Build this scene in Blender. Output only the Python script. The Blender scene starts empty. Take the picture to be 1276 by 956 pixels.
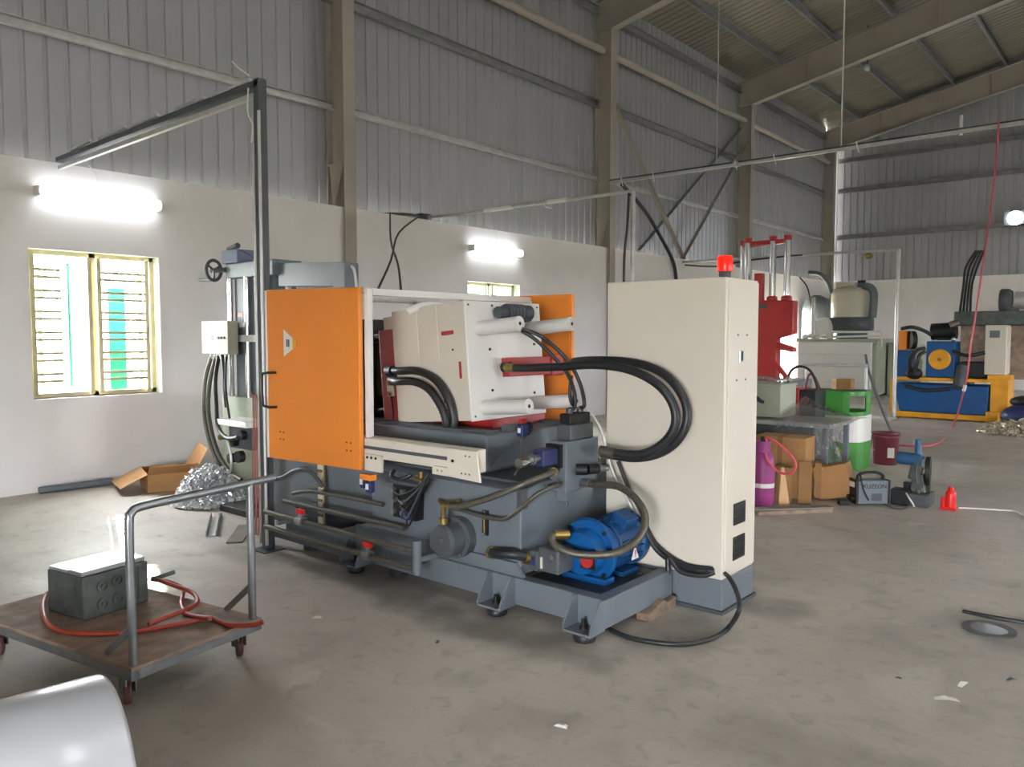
import bpy, math, random
from mathutils import Vector, Matrix
random.seed(7)
scene = bpy.context.scene
COL = scene.collection
R = math.radians

# ------------------------------------------------------------------ camera, world, sun, exposure
cam_d = bpy.data.cameras.new('camera')
cam_d.sensor_fit = 'HORIZONTAL'
cam_d.sensor_width = 36.0
cam_d.lens = 983.0 / 1276.0 * 36.0
cam_d.clip_start = 0.05
cam_d.clip_end = 400
cam = bpy.data.objects.new('camera', cam_d)
cam.location = (0, 0, 1.6)
cam.rotation_euler = (R(90 - 3.522), 0, R(40.1))
COL.objects.link(cam)
scene.camera = cam

world = bpy.data.worlds.new('world')
scene.world = world
world.use_nodes = True
wn = world.node_tree
bg = wn.nodes['Background']
bg.inputs[0].default_value = (0.955, 0.96, 1.0, 1)
bg.inputs[1].default_value = 25.0

sun_d = bpy.data.lights.new('sun', 'SUN')
sun_d.energy = 17.0
sun_d.angle = R(0.6)
sun_d.color = (1.0, 0.88, 0.66)
sun = bpy.data.objects.new('sun', sun_d)
sun.rotation_euler = Vector((1.74, -0.67, -1.0)).to_track_quat('-Z', 'Y').to_euler()
COL.objects.link(sun)

def portal(loc, rot, sx, sy):
    d = bpy.data.lights.new('daylight_portal', 'AREA')
    d.shape = 'RECTANGLE'; d.size = sx; d.size_y = sy
    d.cycles.is_portal = True
    o = bpy.data.objects.new('daylight_portal', d)
    o.location = loc; o.rotation_euler = rot
    COL.objects.link(o)
WIN_Y = (3.62, 10.0, 16.5, 23.1)
for wy in WIN_Y:
    portal((-9.04, wy, 1.71 if wy < 20 else 1.15), (0, R(-90), 0), 1.5 if wy < 20 else 2.3, 1.3)
for wy in WIN_Y:
    portal((9.34, wy, 1.71), (0, R(90), 0), 1.5, 1.3)        # assumed windows, added in the unseen right wall for fill light
portal((2.75, -7.05, 1.3), (R(90), 0, 0), 3.5, 2.6)         # added gate opening behind the camera, sized for its fill light
FILL_SKYLIGHTS = [(-1, 9.2), (1, 2.7), (1, 5.9), (1, 9.2), (1, 12.4), (1, 15.6), (1, 18.8), (1, -0.6), (1, 22.0)]   # translucent roof strips added out of view for light from above: slope, position
for sg, sy in FILL_SKYLIGHTS:
    portal((sg * 4.5, sy, 9.52), (0, R(11.3) * sg, 0), 4.2, 1.06)

vs = scene.view_settings
vs.view_transform = 'Standard'
vs.look = 'None'
vs.exposure = 1.3
vs.gamma = 1.0
vs.use_curve_mapping = False
scene.cycles.use_denoising = True
scene.cycles.max_bounces = 8
scene.cycles.diffuse_bounces = 5
scene.cycles.sample_clamp_indirect = 6.0
scene.cycles.caustics_reflective = False
scene.cycles.caustics_refractive = False

# ------------------------------------------------------------------ materials
def lin(h):
    h = h.lstrip('#')
    v = [int(h[i:i + 2], 16) / 255 for i in (0, 2, 4)]
    return tuple((c / 12.92 if c <= 0.04045 else ((c + 0.055) / 1.055) ** 2.4) for c in v) + (1,)

MATS = {}
def mat(name, col, rough=0.5, metal=0.0, var=0.12, scale=6.0, col2=None, spots=0.0, bump=0.0, bscale=60.0,
        emit=None, estr=0.0, trans=0.0, alpha=1.0, ior=1.45, coat=0.0):
    m = bpy.data.materials.new(name)
    m.use_nodes = True
    nt = m.node_tree
    b = nt.nodes['Principled BSDF']
    c = lin(col)
    tc = nt.nodes.new('ShaderNodeTexCoord')
    nz = nt.nodes.new('ShaderNodeTexNoise')
    nz.inputs['Scale'].default_value = scale
    nz.inputs['Detail'].default_value = 6
    nt.links.new(tc.outputs['Object'], nz.inputs['Vector'])
    rp = nt.nodes.new('ShaderNodeMapRange')
    rp.inputs[1].default_value = 0.3; rp.inputs[2].default_value = 0.7
    nt.links.new(nz.outputs[0], rp.inputs[0])
    mx = nt.nodes.new('ShaderNodeMix'); mx.data_type = 'RGBA'
    c2 = lin(col2) if col2 else tuple(x * (1 - var * 1.6) for x in c[:3]) + (1,)
    c1 = c if col2 else tuple(min(1, x * (1 + var * 0.5)) for x in c[:3]) + (1,)
    mx.inputs[6].default_value = c1
    mx.inputs[7].default_value = c2
    nt.links.new(rp.outputs[0], mx.inputs[0])
    nt.links.new(mx.outputs[2], b.inputs['Base Color'])
    b.inputs['Roughness'].default_value = rough
    b.inputs['Metallic'].default_value = metal
    b.inputs['IOR'].default_value = ior
    if trans: b.inputs['Transmission Weight'].default_value = trans
    if coat: b.inputs['Coat Weight'].default_value = coat
    if alpha < 1: b.inputs['Alpha'].default_value = alpha
    if emit:
        b.inputs['Emission Color'].default_value = lin(emit)
        b.inputs['Emission Strength'].default_value = estr
    if bump:
        n2 = nt.nodes.new('ShaderNodeTexNoise'); n2.inputs['Scale'].default_value = bscale; n2.inputs['Detail'].default_value = 5
        nt.links.new(tc.outputs['Object'], n2.inputs['Vector'])
        bp = nt.nodes.new('ShaderNodeBump'); bp.inputs['Strength'].default_value = bump; bp.inputs['Distance'].default_value = 0.01
        nt.links.new(n2.outputs[0], bp.inputs['Height'])
        nt.links.new(bp.outputs[0], b.inputs['Normal'])
    MATS[name] = m
    return m

M = {}
M['plaster'] = mat('plaster', '#eceae9', 0.9, var=0.05, scale=1.3, bump=0.06, bscale=25)
M['sheet'] = mat('sheet', '#a6a8ad', 0.4, 0.25, var=0.07, scale=0.7)
M['roof'] = mat('roof', '#8d897b', 0.38, 0.4, var=0.08, scale=0.8)
M['steel'] = mat('steel', '#a69f94', 0.6, 0.0, var=0.06, scale=2)
M['galv'] = mat('galv', '#c2c3c1', 0.36, 0.3, var=0.1, scale=9)
M['purlin'] = mat('purlin', '#9a9c9c', 0.4, 0.6, var=0.12, scale=6)
M['drum'] = mat('drum', '#565b5d', 0.5, 0.2)
M['zinc'] = mat('zinc', '#8e9294', 0.33, 0.75, var=0.12, scale=14)
M['chrome'] = mat('chrome', '#d9dadb', 0.12, 1.0, var=0.02)
M['gray'] = mat('gray', '#6a737a', 0.42, 0.0, var=0.08, scale=3, bump=0.02)
M['gray_dark'] = mat('gray_dark', '#4d5357', 0.45, 0.0, var=0.15, scale=5)
M['deck'] = mat('deck', '#4b4a45', 0.5, 0.1, col2='#2d2b27', scale=7)
M['offwhite'] = mat('offwhite', '#d3cdbf', 0.38, 0.0, var=0.03, scale=2)
M['white'] = mat('white', '#e2e1dd', 0.35, 0.0, var=0.03, scale=2)
M['cream'] = mat('cream', '#d8d3bf', 0.45, 0.0, var=0.05, scale=3)
M['orange'] = mat('orange', '#e88a2e', 0.4, 0.0, var=0.03, scale=2)
M['red'] = mat('red', '#ab2f2f', 0.4, 0.0, var=0.08, scale=5)
M['redbright'] = mat('redbright', '#d8201e', 0.3, 0.0, var=0.04)
M['blue'] = mat('blue', '#0c5290', 0.42, 0.0, var=0.12, scale=5)
M['bluedeep'] = mat('bluedeep', '#174a7c', 0.45, 0.0, var=0.15, scale=6)
M['navy'] = mat('navy', '#27315e', 0.45)
M['yellow'] = mat('yellow', '#eaa51f', 0.45, 0.0, var=0.12, scale=5)
M['rubber'] = mat('rubber', '#26282a', 0.42, 0.0, var=0.15, scale=20)
M['black'] = mat('black', '#17181a', 0.5, 0.0, var=0.1)
M['hose_steel'] = mat('hose_steel', '#5d5a50', 0.38, 0.35, var=0.2, scale=40)
M['brass'] = mat('brass', '#927c48', 0.35, 0.8, var=0.15, scale=30)
M['cardboard'] = mat('cardboard', '#a87f52', 0.85, 0.0, var=0.08, scale=6)
M['cardboard2'] = mat('cardboard2', '#8f6b43', 0.85, 0.0, var=0.1, scale=6)
M['wood_pale'] = mat('wood_pale', '#d9b283', 0.7, 0.0, var=0.1, scale=10)
M['ply'] = mat('ply', '#a08a76', 0.75, 0.0, col2='#75655a', scale=9)
M['iron'] = mat('iron', '#5b615e', 0.42, 0.55, var=0.25, scale=10)
M['iron_bright'] = mat('iron_bright', '#b9bcbd', 0.3, 0.7, var=0.15, scale=10)
M['redhose'] = mat('redhose', '#a23f2d', 0.4, 0.0, var=0.1, scale=30)
M['pinkhose'] = mat('pinkhose', '#d65660', 0.4, 0.0, var=0.1, scale=30)
M['gearblue'] = mat('gearblue', '#66708c', 0.45)
M['teal'] = mat('teal', '#2a587c', 0.42)
M['redwire'] = mat('redwire', '#a8605a', 0.5)
M['boxgrey'] = mat('boxgrey', '#b5b2a0', 0.5)
M['plastic_white'] = mat('plastic_white', '#b4b6b9', 0.22, 0.0, var=0.02, coat=0.3)
M['magenta'] = mat('magenta', '#9a3d80', 0.38, 0.0, var=0.1, scale=12)
M['green'] = mat('green', '#418f3a', 0.4, 0.0, var=0.06)
M['caster'] = mat('caster', '#5b3a36', 0.5)
M['board_grey'] = mat('board_grey', '#857f73', 0.8)
M['maroon'] = mat('maroon', '#6e2f3c', 0.42, 0.0, var=0.1)
M['rust'] = mat('rust', '#8f765f', 0.85, 0.1, col2='#605e58', scale=22, bump=0.2)
M['alu'] = mat('alu', '#dfe2e4', 0.3, 0.6, var=0.1, scale=30)
M['brass_scrap'] = mat('brass_scrap', '#d6ccb4', 0.25, 0.45, var=0.2, scale=30)
M['sash'] = mat('sash', '#4b6660', 0.5, 0.2)
M['grille'] = mat('grille', '#d8cba6', 0.5, 0.0)
M['glass_green'] = mat('glass_green', '#2f9a6c', 0.15, 0.0, var=0.02, trans=0.35)
M['tube_on'] = mat('tube_on', '#ffffff', 0.5, emit='#f4f8ff', estr=3.2)
M['flood_on'] = mat('flood_on', '#ffffff', 0.5, emit='#f0f4ff', estr=60.0)
M['beacon'] = mat('beacon', '#ff1505', 0.25, 0.0, emit='#ff1a08', estr=0.55, var=0.02)
M['film'] = mat('film', '#dde0e2', 0.12, 0.0, var=0.03, trans=0.85, alpha=0.55, bump=0.5, bscale=14)
M['paper'] = mat('paper', '#d9d6cf', 0.8)
M['field'] = mat('field', '#928f84', 0.95, 0.0, col2='#858676', scale=0.6)
M['leaf'] = mat('leaf', '#5f7d4a', 0.7, 0.0, var=0.2, scale=3)
M['olive'] = mat('olive', '#a7ad9a', 0.5, 0.0, var=0.06)

def poly_mat():
    m = bpy.data.materials.new('added_skylight_sheet'); m.use_nodes = True; nt = m.node_tree
    nt.nodes.remove(nt.nodes['Principled BSDF'])
    t = nt.nodes.new('ShaderNodeBsdfTransparent'); t.inputs[0].default_value = (.84, .85, .85, 1)
    d = nt.nodes.new('ShaderNodeBsdfTranslucent'); d.inputs[0].default_value = (.8, .82, .82, 1)
    x = nt.nodes.new('ShaderNodeMixShader'); x.inputs[0].default_value = .2
    nt.links.new(t.outputs[0], x.inputs[1]); nt.links.new(d.outputs[0], x.inputs[2])
    nt.links.new(x.outputs[0], nt.nodes['Material Output'].inputs[0])
    return m
M['poly'] = poly_mat()

# concrete floor: broad mottling, darker worn patches and oily stains, fine grain
def floor_mat():
    m = bpy.data.materials.new('concrete'); m.use_nodes = True
    nt = m.node_tree; b = nt.nodes['Principled BSDF']; L = nt.links
    tc = nt.nodes.new('ShaderNodeTexCoord')
    def noise(s, d, dist=0.0):
        n = nt.nodes.new('ShaderNodeTexNoise'); n.inputs['Scale'].default_value = s; n.inputs['Detail'].default_value = d
        n.inputs['Distortion'].default_value = dist
        L.new(tc.outputs['Object'], n.inputs['Vector']); return n.outputs[0]
    def rng(v, a, c, lo, hi):
        r = nt.nodes.new('ShaderNodeMapRange'); r.inputs[1].default_value = a; r.inputs[2].default_value = c
        r.inputs[3].default_value = lo; r.inputs[4].default_value = hi; L.new(v, r.inputs[0]); return r.outputs[0]
    def mixc(f, a, c):
        x = nt.nodes.new('ShaderNodeMix'); x.data_type = 'RGBA'; L.new(f, x.inputs[0])
        for i, v in ((6, a), (7, c)):
            if isinstance(v, tuple): x.inputs[i].default_value = v
            else: L.new(v, x.inputs[i])
        return x.outputs[2]
    base = mixc(rng(noise(0.45, 5, 0.6), 0.36, 0.64, 0, 1), lin('#c3bcb0'), lin('#aaa499'))
    base = mixc(rng(noise(2.6, 8, 0.4), 0.52, 0.75, 0, 0.55), base, lin('#8f8981'))
    base = mixc(rng(noise(0.8, 6, 1.2), 0.62, 0.72, 0, 0.5), base, lin('#cfc9bd'))
    base = mixc(rng(noise(38, 4), 0.55, 0.8, 0, 0.35), base, lin('#8f8a82'))
    mp = nt.nodes.new('ShaderNodeMapping'); mp.inputs['Rotation'].default_value = (0, 0, R(25)); mp.inputs['Scale'].default_value = (.5, 1.8, 1)
    L.new(tc.outputs['Object'], mp.inputs[0])
    ns = nt.nodes.new('ShaderNodeTexNoise'); ns.inputs['Scale'].default_value = 2.2; ns.inputs['Detail'].default_value = 7; ns.inputs['Distortion'].default_value = 1.4
    L.new(mp.outputs[0], ns.inputs['Vector'])
    base = mixc(rng(ns.outputs[0], 0.5, 0.78, 0, 0.22), base, lin('#938d84'))
    base = mixc(rng(ns.outputs[0], 0.25, 0.42, 0.22, 0), base, lin('#d2ccc1'))
    base = mixc(rng(noise(9, 9, 0.8), 0.56, 0.7, 0, 0.4), base, lin('#89847c'))
    # oil and water stains, each where it lies on this floor
    sep = nt.nodes.new('ShaderNodeSeparateXYZ'); L.new(tc.outputs['Object'], sep.inputs[0])
    wob = noise(3.5, 4)
    for (sx, sy, rx, ry, k) in STAINS:
        def mth(op, a, c=None):
            q = nt.nodes.new('ShaderNodeMath'); q.operation = op
            for i, v in ((0, a), (1, c)):
                if v is None: continue
                if isinstance(v, (int, float)): q.inputs[i].default_value = v
                else: L.new(v, q.inputs[i])
            return q.outputs[0]
        dx = mth('MULTIPLY', mth('SUBTRACT', sep.outputs[0], sx), 1 / rx)
        dy = mth('MULTIPLY', mth('SUBTRACT', sep.outputs[1], sy), 1 / ry)
        d = mth('ADD', mth('MULTIPLY', dx, dx), mth('MULTIPLY', dy, dy))
        d = mth('ADD', d, mth('MULTIPLY', mth('SUBTRACT', wob, 0.5), 2.4))
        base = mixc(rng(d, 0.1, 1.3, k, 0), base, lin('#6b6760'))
    L.new(base, b.inputs['Base Color'])
    L.new(rng(noise(1.2, 5), 0.3, 0.7, 0.42, 0.68), b.inputs['Roughness'])
    bp = nt.nodes.new('ShaderNodeBump'); bp.inputs['Strength'].default_value = 0.12; bp.inputs['Distance'].default_value = 0.01
    L.new(noise(14, 8), bp.inputs['Height']); L.new(bp.outputs[0], b.inputs['Normal'])
    return m
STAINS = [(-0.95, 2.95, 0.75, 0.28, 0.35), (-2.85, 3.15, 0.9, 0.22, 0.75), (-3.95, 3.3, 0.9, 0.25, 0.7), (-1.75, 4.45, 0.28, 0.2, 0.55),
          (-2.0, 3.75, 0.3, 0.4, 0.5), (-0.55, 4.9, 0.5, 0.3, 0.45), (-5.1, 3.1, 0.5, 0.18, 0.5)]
M['floor'] = floor_mat()

# ------------------------------------------------------------------ mesh helpers
class MB:
    def __init__(s): s.v = []; s.f = []; s.sm = []
    def add(s, vs, fs, smooth=False, T=None):
        o = len(s.v)
        for p in vs:
            p = Vector(p)
            s.v.append(T @ p if T is not None else p)
        for f in fs:
            s.f.append([i + o for i in f]); s.sm.append(smooth)
        return s
    def box(s, a, b, T=None):
        x0, x1 = sorted((a[0], b[0])); y0, y1 = sorted((a[1], b[1])); z0, z1 = sorted((a[2], b[2]))
        vs = [(x, y, z) for x in (x0, x1) for y in (y0, y1) for z in (z0, z1)]
        fs = [(0, 1, 3, 2), (4, 6, 7, 5), (0, 4, 5, 1), (2, 3, 7, 6), (0, 2, 6, 4), (1, 5, 7, 3)]
        return s.add(vs, fs, False, T)
    def bar(s, p0, p1, w, h, up=(0, 0, 1)):
        p0 = Vector(p0); p1 = Vector(p1); d = (p1 - p0).normalized(); u = Vector(up)
        r = d.cross(u)
        if r.length < 1e-4: r = d.cross(Vector((1, 0, 0)))
        r.normalize(); u = r.cross(d).normalized()
        vs = [p + r * (i * w / 2) + u * (j * h / 2) for p in (p0, p1) for i, j in ((-1, -1), (1, -1), (1, 1), (-1, 1))]
        return s.add(vs, [(0, 1, 2, 3), (7, 6, 5, 4), (0, 4, 5, 1), (1, 5, 6, 2), (2, 6, 7, 3), (3, 7, 4, 0)])
    def cyl(s, p0, p1, r, n=16, r2=None, T=None, caps=True):
        p0 = Vector(p0); p1 = Vector(p1); r2 = r if r2 is None else r2
        d = (p1 - p0).normalized(); a = d.orthogonal().normalized(); b = d.cross(a)
        vs = []
        for p, q in ((p0, r), (p1, r2)):
            for i in range(n):
                t = 2 * math.pi * i / n
                vs.append(p + (a * math.cos(t) + b * math.sin(t)) * q)
        s.add(vs, [(i, (i + 1) % n, n + (i + 1) % n, n + i) for i in range(n)], True, T)
        if caps:
            s.add(vs[:n], [tuple(reversed(range(n)))], False, T); s.add(vs[n:], [tuple(range(n))], False, T)
        return s
    def ring(s, p0, p1, ro, ri, n=24):
        p0 = Vector(p0); p1 = Vector(p1); d = (p1 - p0).normalized(); a = d.orthogonal().normalized(); b = d.cross(a)
        vs = []
        for p, q in ((p0, ro), (p1, ro), (p1, ri), (p0, ri)):
            for i in range(n):
                t = 2 * math.pi * i / n; vs.append(p + (a * math.cos(t) + b * math.sin(t)) * q)
        for k in range(4):
            s.add(vs, [], False) if False else None
        fs = []
        for k in range(4):
            k2 = (k + 1) % 4
            for i in range(n): fs.append((k * n + i, k * n + (i + 1) % n, k2 * n + (i + 1) % n, k2 * n + i))
        return s.add(vs, fs, False)
    def lathe(s, prof, c=(0, 0, 0), axis=(0, 0, 1), n=24, smooth=True, sharp=False):
        if sharp:
            for p_, q_ in zip(prof[:-1], prof[1:]): s.lathe([p_, q_], c, axis, n, smooth) if False else s._band(p_, q_, c, axis, n)
            c0 = Vector(c); d0 = Vector(axis).normalized(); a0 = d0.orthogonal().normalized(); b0 = d0.cross(a0)
            for (r_, h_) in (prof[0], prof[-1]):
                if r_ > 1e-5: s.add([c0 + d0 * h_ + (a0 * math.cos(2 * math.pi * i / n) + b0 * math.sin(2 * math.pi * i / n)) * r_ for i in range(n)], [tuple(range(n))])
            return s
        c = Vector(c); d = Vector(axis).normalized(); a = d.orthogonal().normalized(); b = d.cross(a)
        vs = []
        for (r, h) in prof:
            for i in range(n):
                t = 2 * math.pi * i / n; vs.append(c + d * h + (a * math.cos(t) + b * math.sin(t)) * r)
        fs = []
        for k in range(len(prof) - 1):
            for i in range(n): fs.append((k * n + i, k * n + (i + 1) % n, (k + 1) * n + (i + 1) % n, (k + 1) * n + i))
        s.add(vs, fs, smooth)
        if prof[0][0] > 1e-5: s.add(vs[:n], [tuple(reversed(range(n)))])
        if prof[-1][0] > 1e-5: s.add(vs[-n:], [tuple(range(n))])
        return s
    def _band(s, p, q, c, axis, n):
        c = Vector(c); d = Vector(axis).normalized(); a = d.orthogonal().normalized(); b = d.cross(a)
        vs = [c + d * h + (a * math.cos(2 * math.pi * i / n) + b * math.sin(2 * math.pi * i / n)) * r for (r, h) in (p, q) for i in range(n)]
        s.add(vs, [(i, (i + 1) % n, n + (i + 1) % n, n + i) for i in range(n)], True)
    def tube(s, pts, r, n=10, smooth=4, caps=True, rib=0.0):
        pts = [Vector(p) for p in pts]
        if smooth and len(pts) > 2:
            out = []
            for i in range(len(pts) - 1):
                p0 = pts[max(i - 1, 0)]; p1 = pts[i]; p2 = pts[i + 1]; p3 = pts[min(i + 2, len(pts) - 1)]
                for k in range(smooth):
                    t = k / smooth
                    out.append(0.5 * ((2 * p1) + (p2 - p0) * t + (2 * p0 - 5 * p1 + 4 * p2 - p3) * t * t + (3 * p1 - p0 - 3 * p2 + p3) * t ** 3))
            out.append(pts[-1]); pts = out
        if rib:
            L = [0]
            for i in range(1, len(pts)): L.append(L[-1] + (pts[i] - pts[i - 1]).length)
            m = int(L[-1] / rib); q = []; j = 0
            for k in range(m + 1):
                d = L[-1] * k / m
                while j < len(L) - 2 and L[j + 1] < d: j += 1
                q.append(pts[j].lerp(pts[j + 1], (d - L[j]) / max(1e-6, L[j + 1] - L[j])))
            pts = q
        vs = []; nrm = None
        for i, p in enumerate(pts):
            d = (pts[min(i + 1, len(pts) - 1)] - pts[max(i - 1, 0)])
            if d.length < 1e-7: d = Vector((0, 0, 1))
            d.normalize()
            if nrm is None: nrm = d.orthogonal().normalized()
            nrm = (nrm - d * nrm.dot(d))
            if nrm.length < 1e-5: nrm = d.orthogonal()
            nrm.normalize(); b = d.cross(nrm)
            rr = r * (0.88 if (rib and i % 2) else 1)
            for k in range(n):
                t = 2 * math.pi * k / n; vs.append(p + (nrm * math.cos(t) + b * math.sin(t)) * rr)
        m = len(pts)
        s.add(vs, [(i * n + k, i * n + (k + 1) % n, (i + 1) * n + (k + 1) % n, (i + 1) * n + k) for i in range(m - 1) for k in range(n)], True)
        if caps: s.add(vs[:n], [tuple(reversed(range(n)))]); s.add(vs[-n:], [tuple(range(n))])
        return s
    def prism(s, poly, axis, a, b, T=None):
        # poly in the two other axes (in xyz order), extruded along axis from a to b
        def P(u, v, w): return {'x': (w, u, v), 'y': (u, w, v), 'z': (u, v, w)}[axis]
        n = len(poly)
        vs = [P(u, v, a) for u, v in poly] + [P(u, v, b) for u, v in poly]
        fs = [tuple(range(n)), tuple(reversed(range(n, 2 * n)))] + [(i, n + i, n + (i + 1) % n, (i + 1) % n) for i in range(n)]
        return s.add(vs, fs, False, T)
    def ball(s, c, r, n=14, m=8, sc=(1, 1, 1)):
        c = Vector(c); vs = []
        for j in range(m + 1):
            a = math.pi * j / m
            for i in range(n):
                t = 2 * math.pi * i / n
                vs.append(c + Vector((math.sin(a) * math.cos(t) * sc[0], math.sin(a) * math.sin(t) * sc[1], math.cos(a) * sc[2])) * r)
        return s.add(vs, [(j * n + i, (j + 1) * n + i, (j + 1) * n + (i + 1) % n, j * n + (i + 1) % n) for j in range(m) for i in range(n)], True)
    def mesh(s, name, off, mt):
        me = bpy.data.meshes.new(name)
        me.from_pydata([tuple(p - off) for p in s.v], [], s.f)
        me.polygons.foreach_set('use_smooth', s.sm)
        me.materials.append(mt)
        me.update()
        import bmesh
        bm = bmesh.new(); bm.from_mesh(me)
        bmesh.ops.remove_doubles(bm, verts=bm.verts, dist=1e-5) if False else None
        bmesh.ops.recalc_face_normals(bm, faces=bm.faces)
        bm.to_mesh(me); bm.free()
        return me

def B(a, b): return MB().box(a, b)

ROOT_OFF = {}
def off_of(o):
    while o is not None:
        if o.name in ROOT_OFF: return ROOT_OFF[o.name]
        o = o.parent
    return Vector((0, 0, 0))

def thing(name, loc, label=None, cat=None, group=None, kind=None, local=False, rotz=0.0):
    """Empty at a thing's base; parts are given in room coordinates (local=False) or in its own (local=True)."""
    o = bpy.data.objects.new(name, None)
    o.empty_display_size = 0.1
    COL.objects.link(o)
    o.location = loc
    o.rotation_euler = (0, 0, rotz)
    ROOT_OFF[o.name] = Vector((0, 0, 0)) if local else Vector(loc)
    tag(o, label, cat, group, kind)
    return o

def tag(o, label=None, cat=None, group=None, kind=None):
    if label: o['label'] = label
    if cat: o['category'] = cat
    if group: o['group'] = group
    if kind: o['kind'] = kind
    return o

def part(parent, name, mb, mt, bevel=0.0, label=None, seg=2):
    me = mb.mesh(name, off_of(parent), M[mt] if isinstance(mt, str) else mt)
    o = bpy.data.objects.new(name, me)
    COL.objects.link(o)
    o.parent = parent
    if bevel:
        bv = o.modifiers.new('edge', 'BEVEL'); bv.width = bevel; bv.segments = seg; bv.limit_method = 'ANGLE'; bv.angle_limit = R(40)
    if label: o['label'] = label
    return o

def single(name, loc, mb, mt, label=None, cat=None, group=None, kind=None, bevel=0.0):
    me = mb.mesh(name, Vector(loc), M[mt] if isinstance(mt, str) else mt)
    o = bpy.data.objects.new(name, me)
    COL.objects.link(o)
    o.location = loc
    ROOT_OFF[o.name] = Vector(loc)
    if bevel:
        bv = o.modifiers.new('edge', 'BEVEL'); bv.width = bevel; bv.segments = 2; bv.limit_method = 'ANGLE'; bv.angle_limit = R(40)
    return tag(o, label, cat, group, kind)

def share(src, loc, parent=None, rotz=None):
    """a copy of one mesh object that shares its data"""
    c = src.copy(); COL.objects.link(c); c.location = loc
    if parent is not None: c.parent = parent
    if rotz is not None: c.rotation_euler = (0, 0, rotz)
    return c

def text_part(parent, name, s, size, T, mt, depth=0.0015, sx=1.0):
    cu = bpy.data.curves.new(name, 'FONT'); cu.body = s; cu.size = size; cu.extrude = depth
    cu.align_x = 'CENTER'; cu.align_y = 'CENTER'
    tmp = bpy.data.objects.new('tmp', cu); COL.objects.link(tmp)
    dg = bpy.context.evaluated_depsgraph_get()
    me = bpy.data.meshes.new_from_object(tmp.evaluated_get(dg))
    bpy.data.objects.remove(tmp)
    off = Matrix.Translation(-off_of(parent))
    me.transform(off @ T @ Matrix.Diagonal((sx, 1, 1, 1)))
    me.name = name
    me.materials.clear(); me.materials.append(M[mt])
    o = bpy.data.objects.new(name, me); COL.objects.link(o); o.parent = parent
    return o
# text frames: front facing -Y (reads along +X), facing +X (reads along +Y)
def TF_Y(loc): return Matrix.Translation(loc) @ Matrix.Rotation(R(90), 4, 'X')
def TF_X(loc): return Matrix.Translation(loc) @ Matrix.Rotation(R(90), 4, 'Z') @ Matrix.Rotation(R(90), 4, 'X')

# ================================================================== the hall
Y0, Y1 = -7.1, 26.9          # near and far gable
FRAMES = (-6.25, 0.35, 6.94, 13.5, 20.2, 26.72)
WT = 3.35                    # masonry height
S = 0.2                      # roof pitch
def roof_z(x): return 8.42 + S * (9.2 - abs(x))

single('floor', (0, 0, 0), MB().box((-9.3, Y0 - .2, -0.2), (9.4, Y1 + .3, 0)), 'floor', kind='structure', label='worn grey concrete workshop floor')
single('field', (0, 0, 0), MB().box((-160, -160, -0.5), (160, 160, -0.42)), 'field', kind='structure', label='pale green field outside the windows')

# added tree shaped blockers, out of view, cut the low sun to one gap
def sun_blocker(y0, y1, seed, label, trunk):
    x0, x1, z0, z1 = -12.7, -12.3, 3.0, 4.7
    t = thing('tree_sun_blocker', (-12.5, trunk, -.42), label, 'sun blocker', 'added sun blockers outside the left wall')
    rnd = random.Random(seed); mb = MB()
    for i in range(500):
        p = Vector((rnd.choice((x0, x1)) + rnd.uniform(-.04, .04), rnd.uniform(y0 + .12, y1 - .12), rnd.uniform(z0, z1)))
        T = Matrix.Translation(p) @ Matrix.Rotation(rnd.uniform(0, 6.28), 4, 'X') @ Matrix.Rotation(rnd.uniform(-.6, .6), 4, 'Z')
        s_ = rnd.uniform(.05, .1)
        mb.add([(0, -s_, 0), (.03, 0, -s_ * .5), (0, s_, 0), (.03, 0, s_ * .5)], [(0, 1, 2, 3)], False, T)
    o = part(t, 'foliage', mb, 'leaf'); o['kind'] = 'stuff'
    part(t, 'crown', MB().box((x0, y0, z0), (x1, y1, z1)), 'leaf', .05)
    part(t, 'trunk', MB().cyl((-12.5, trunk, -.42), (-12.5, trunk, z0 + .1), .035, 8), 'leaf')
for i_, (ya_, yb_, tk_, lb_) in enumerate(((4.28, 4.97, 4.32, 'added tree shaped sun blocker outside the left end of the near window'), (5.31, 5.8, 5.76, 'added tree shaped sun blocker outside the right end of the near window'),
        (10.7, 12.15, 12.1, 'added tree shaped sun blocker outside the window behind the machine'), (17.2, 18.65, 18.6, 'added tree shaped sun blocker outside the window behind the cabinet'))):
    sun_blocker(ya_, yb_, 20 + i_, lb_, tk_)

# masonry of the left wall with its window openings
wl = thing('wall_left', (-8.8, 0, 0), kind='structure', label='white plastered wall under grey metal cladding')
ys = [Y0]
for wy in WIN_Y: ys += [wy - .66, wy + .66]
ys.append(Y1)
m = MB()
for i in range(0, len(ys), 2): m.box((-9.08, ys[i], 0), (-8.8, ys[i + 1], WT))
for wy in WIN_Y:
    if wy < 20: m.box((-9.08, wy - .66, 0), (-8.8, wy + .66, .95))
    m.box((-9.08, wy - .66, 2.47), (-8.8, wy + .66, WT))
part(wl, 'masonry', m, 'plaster')
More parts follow.
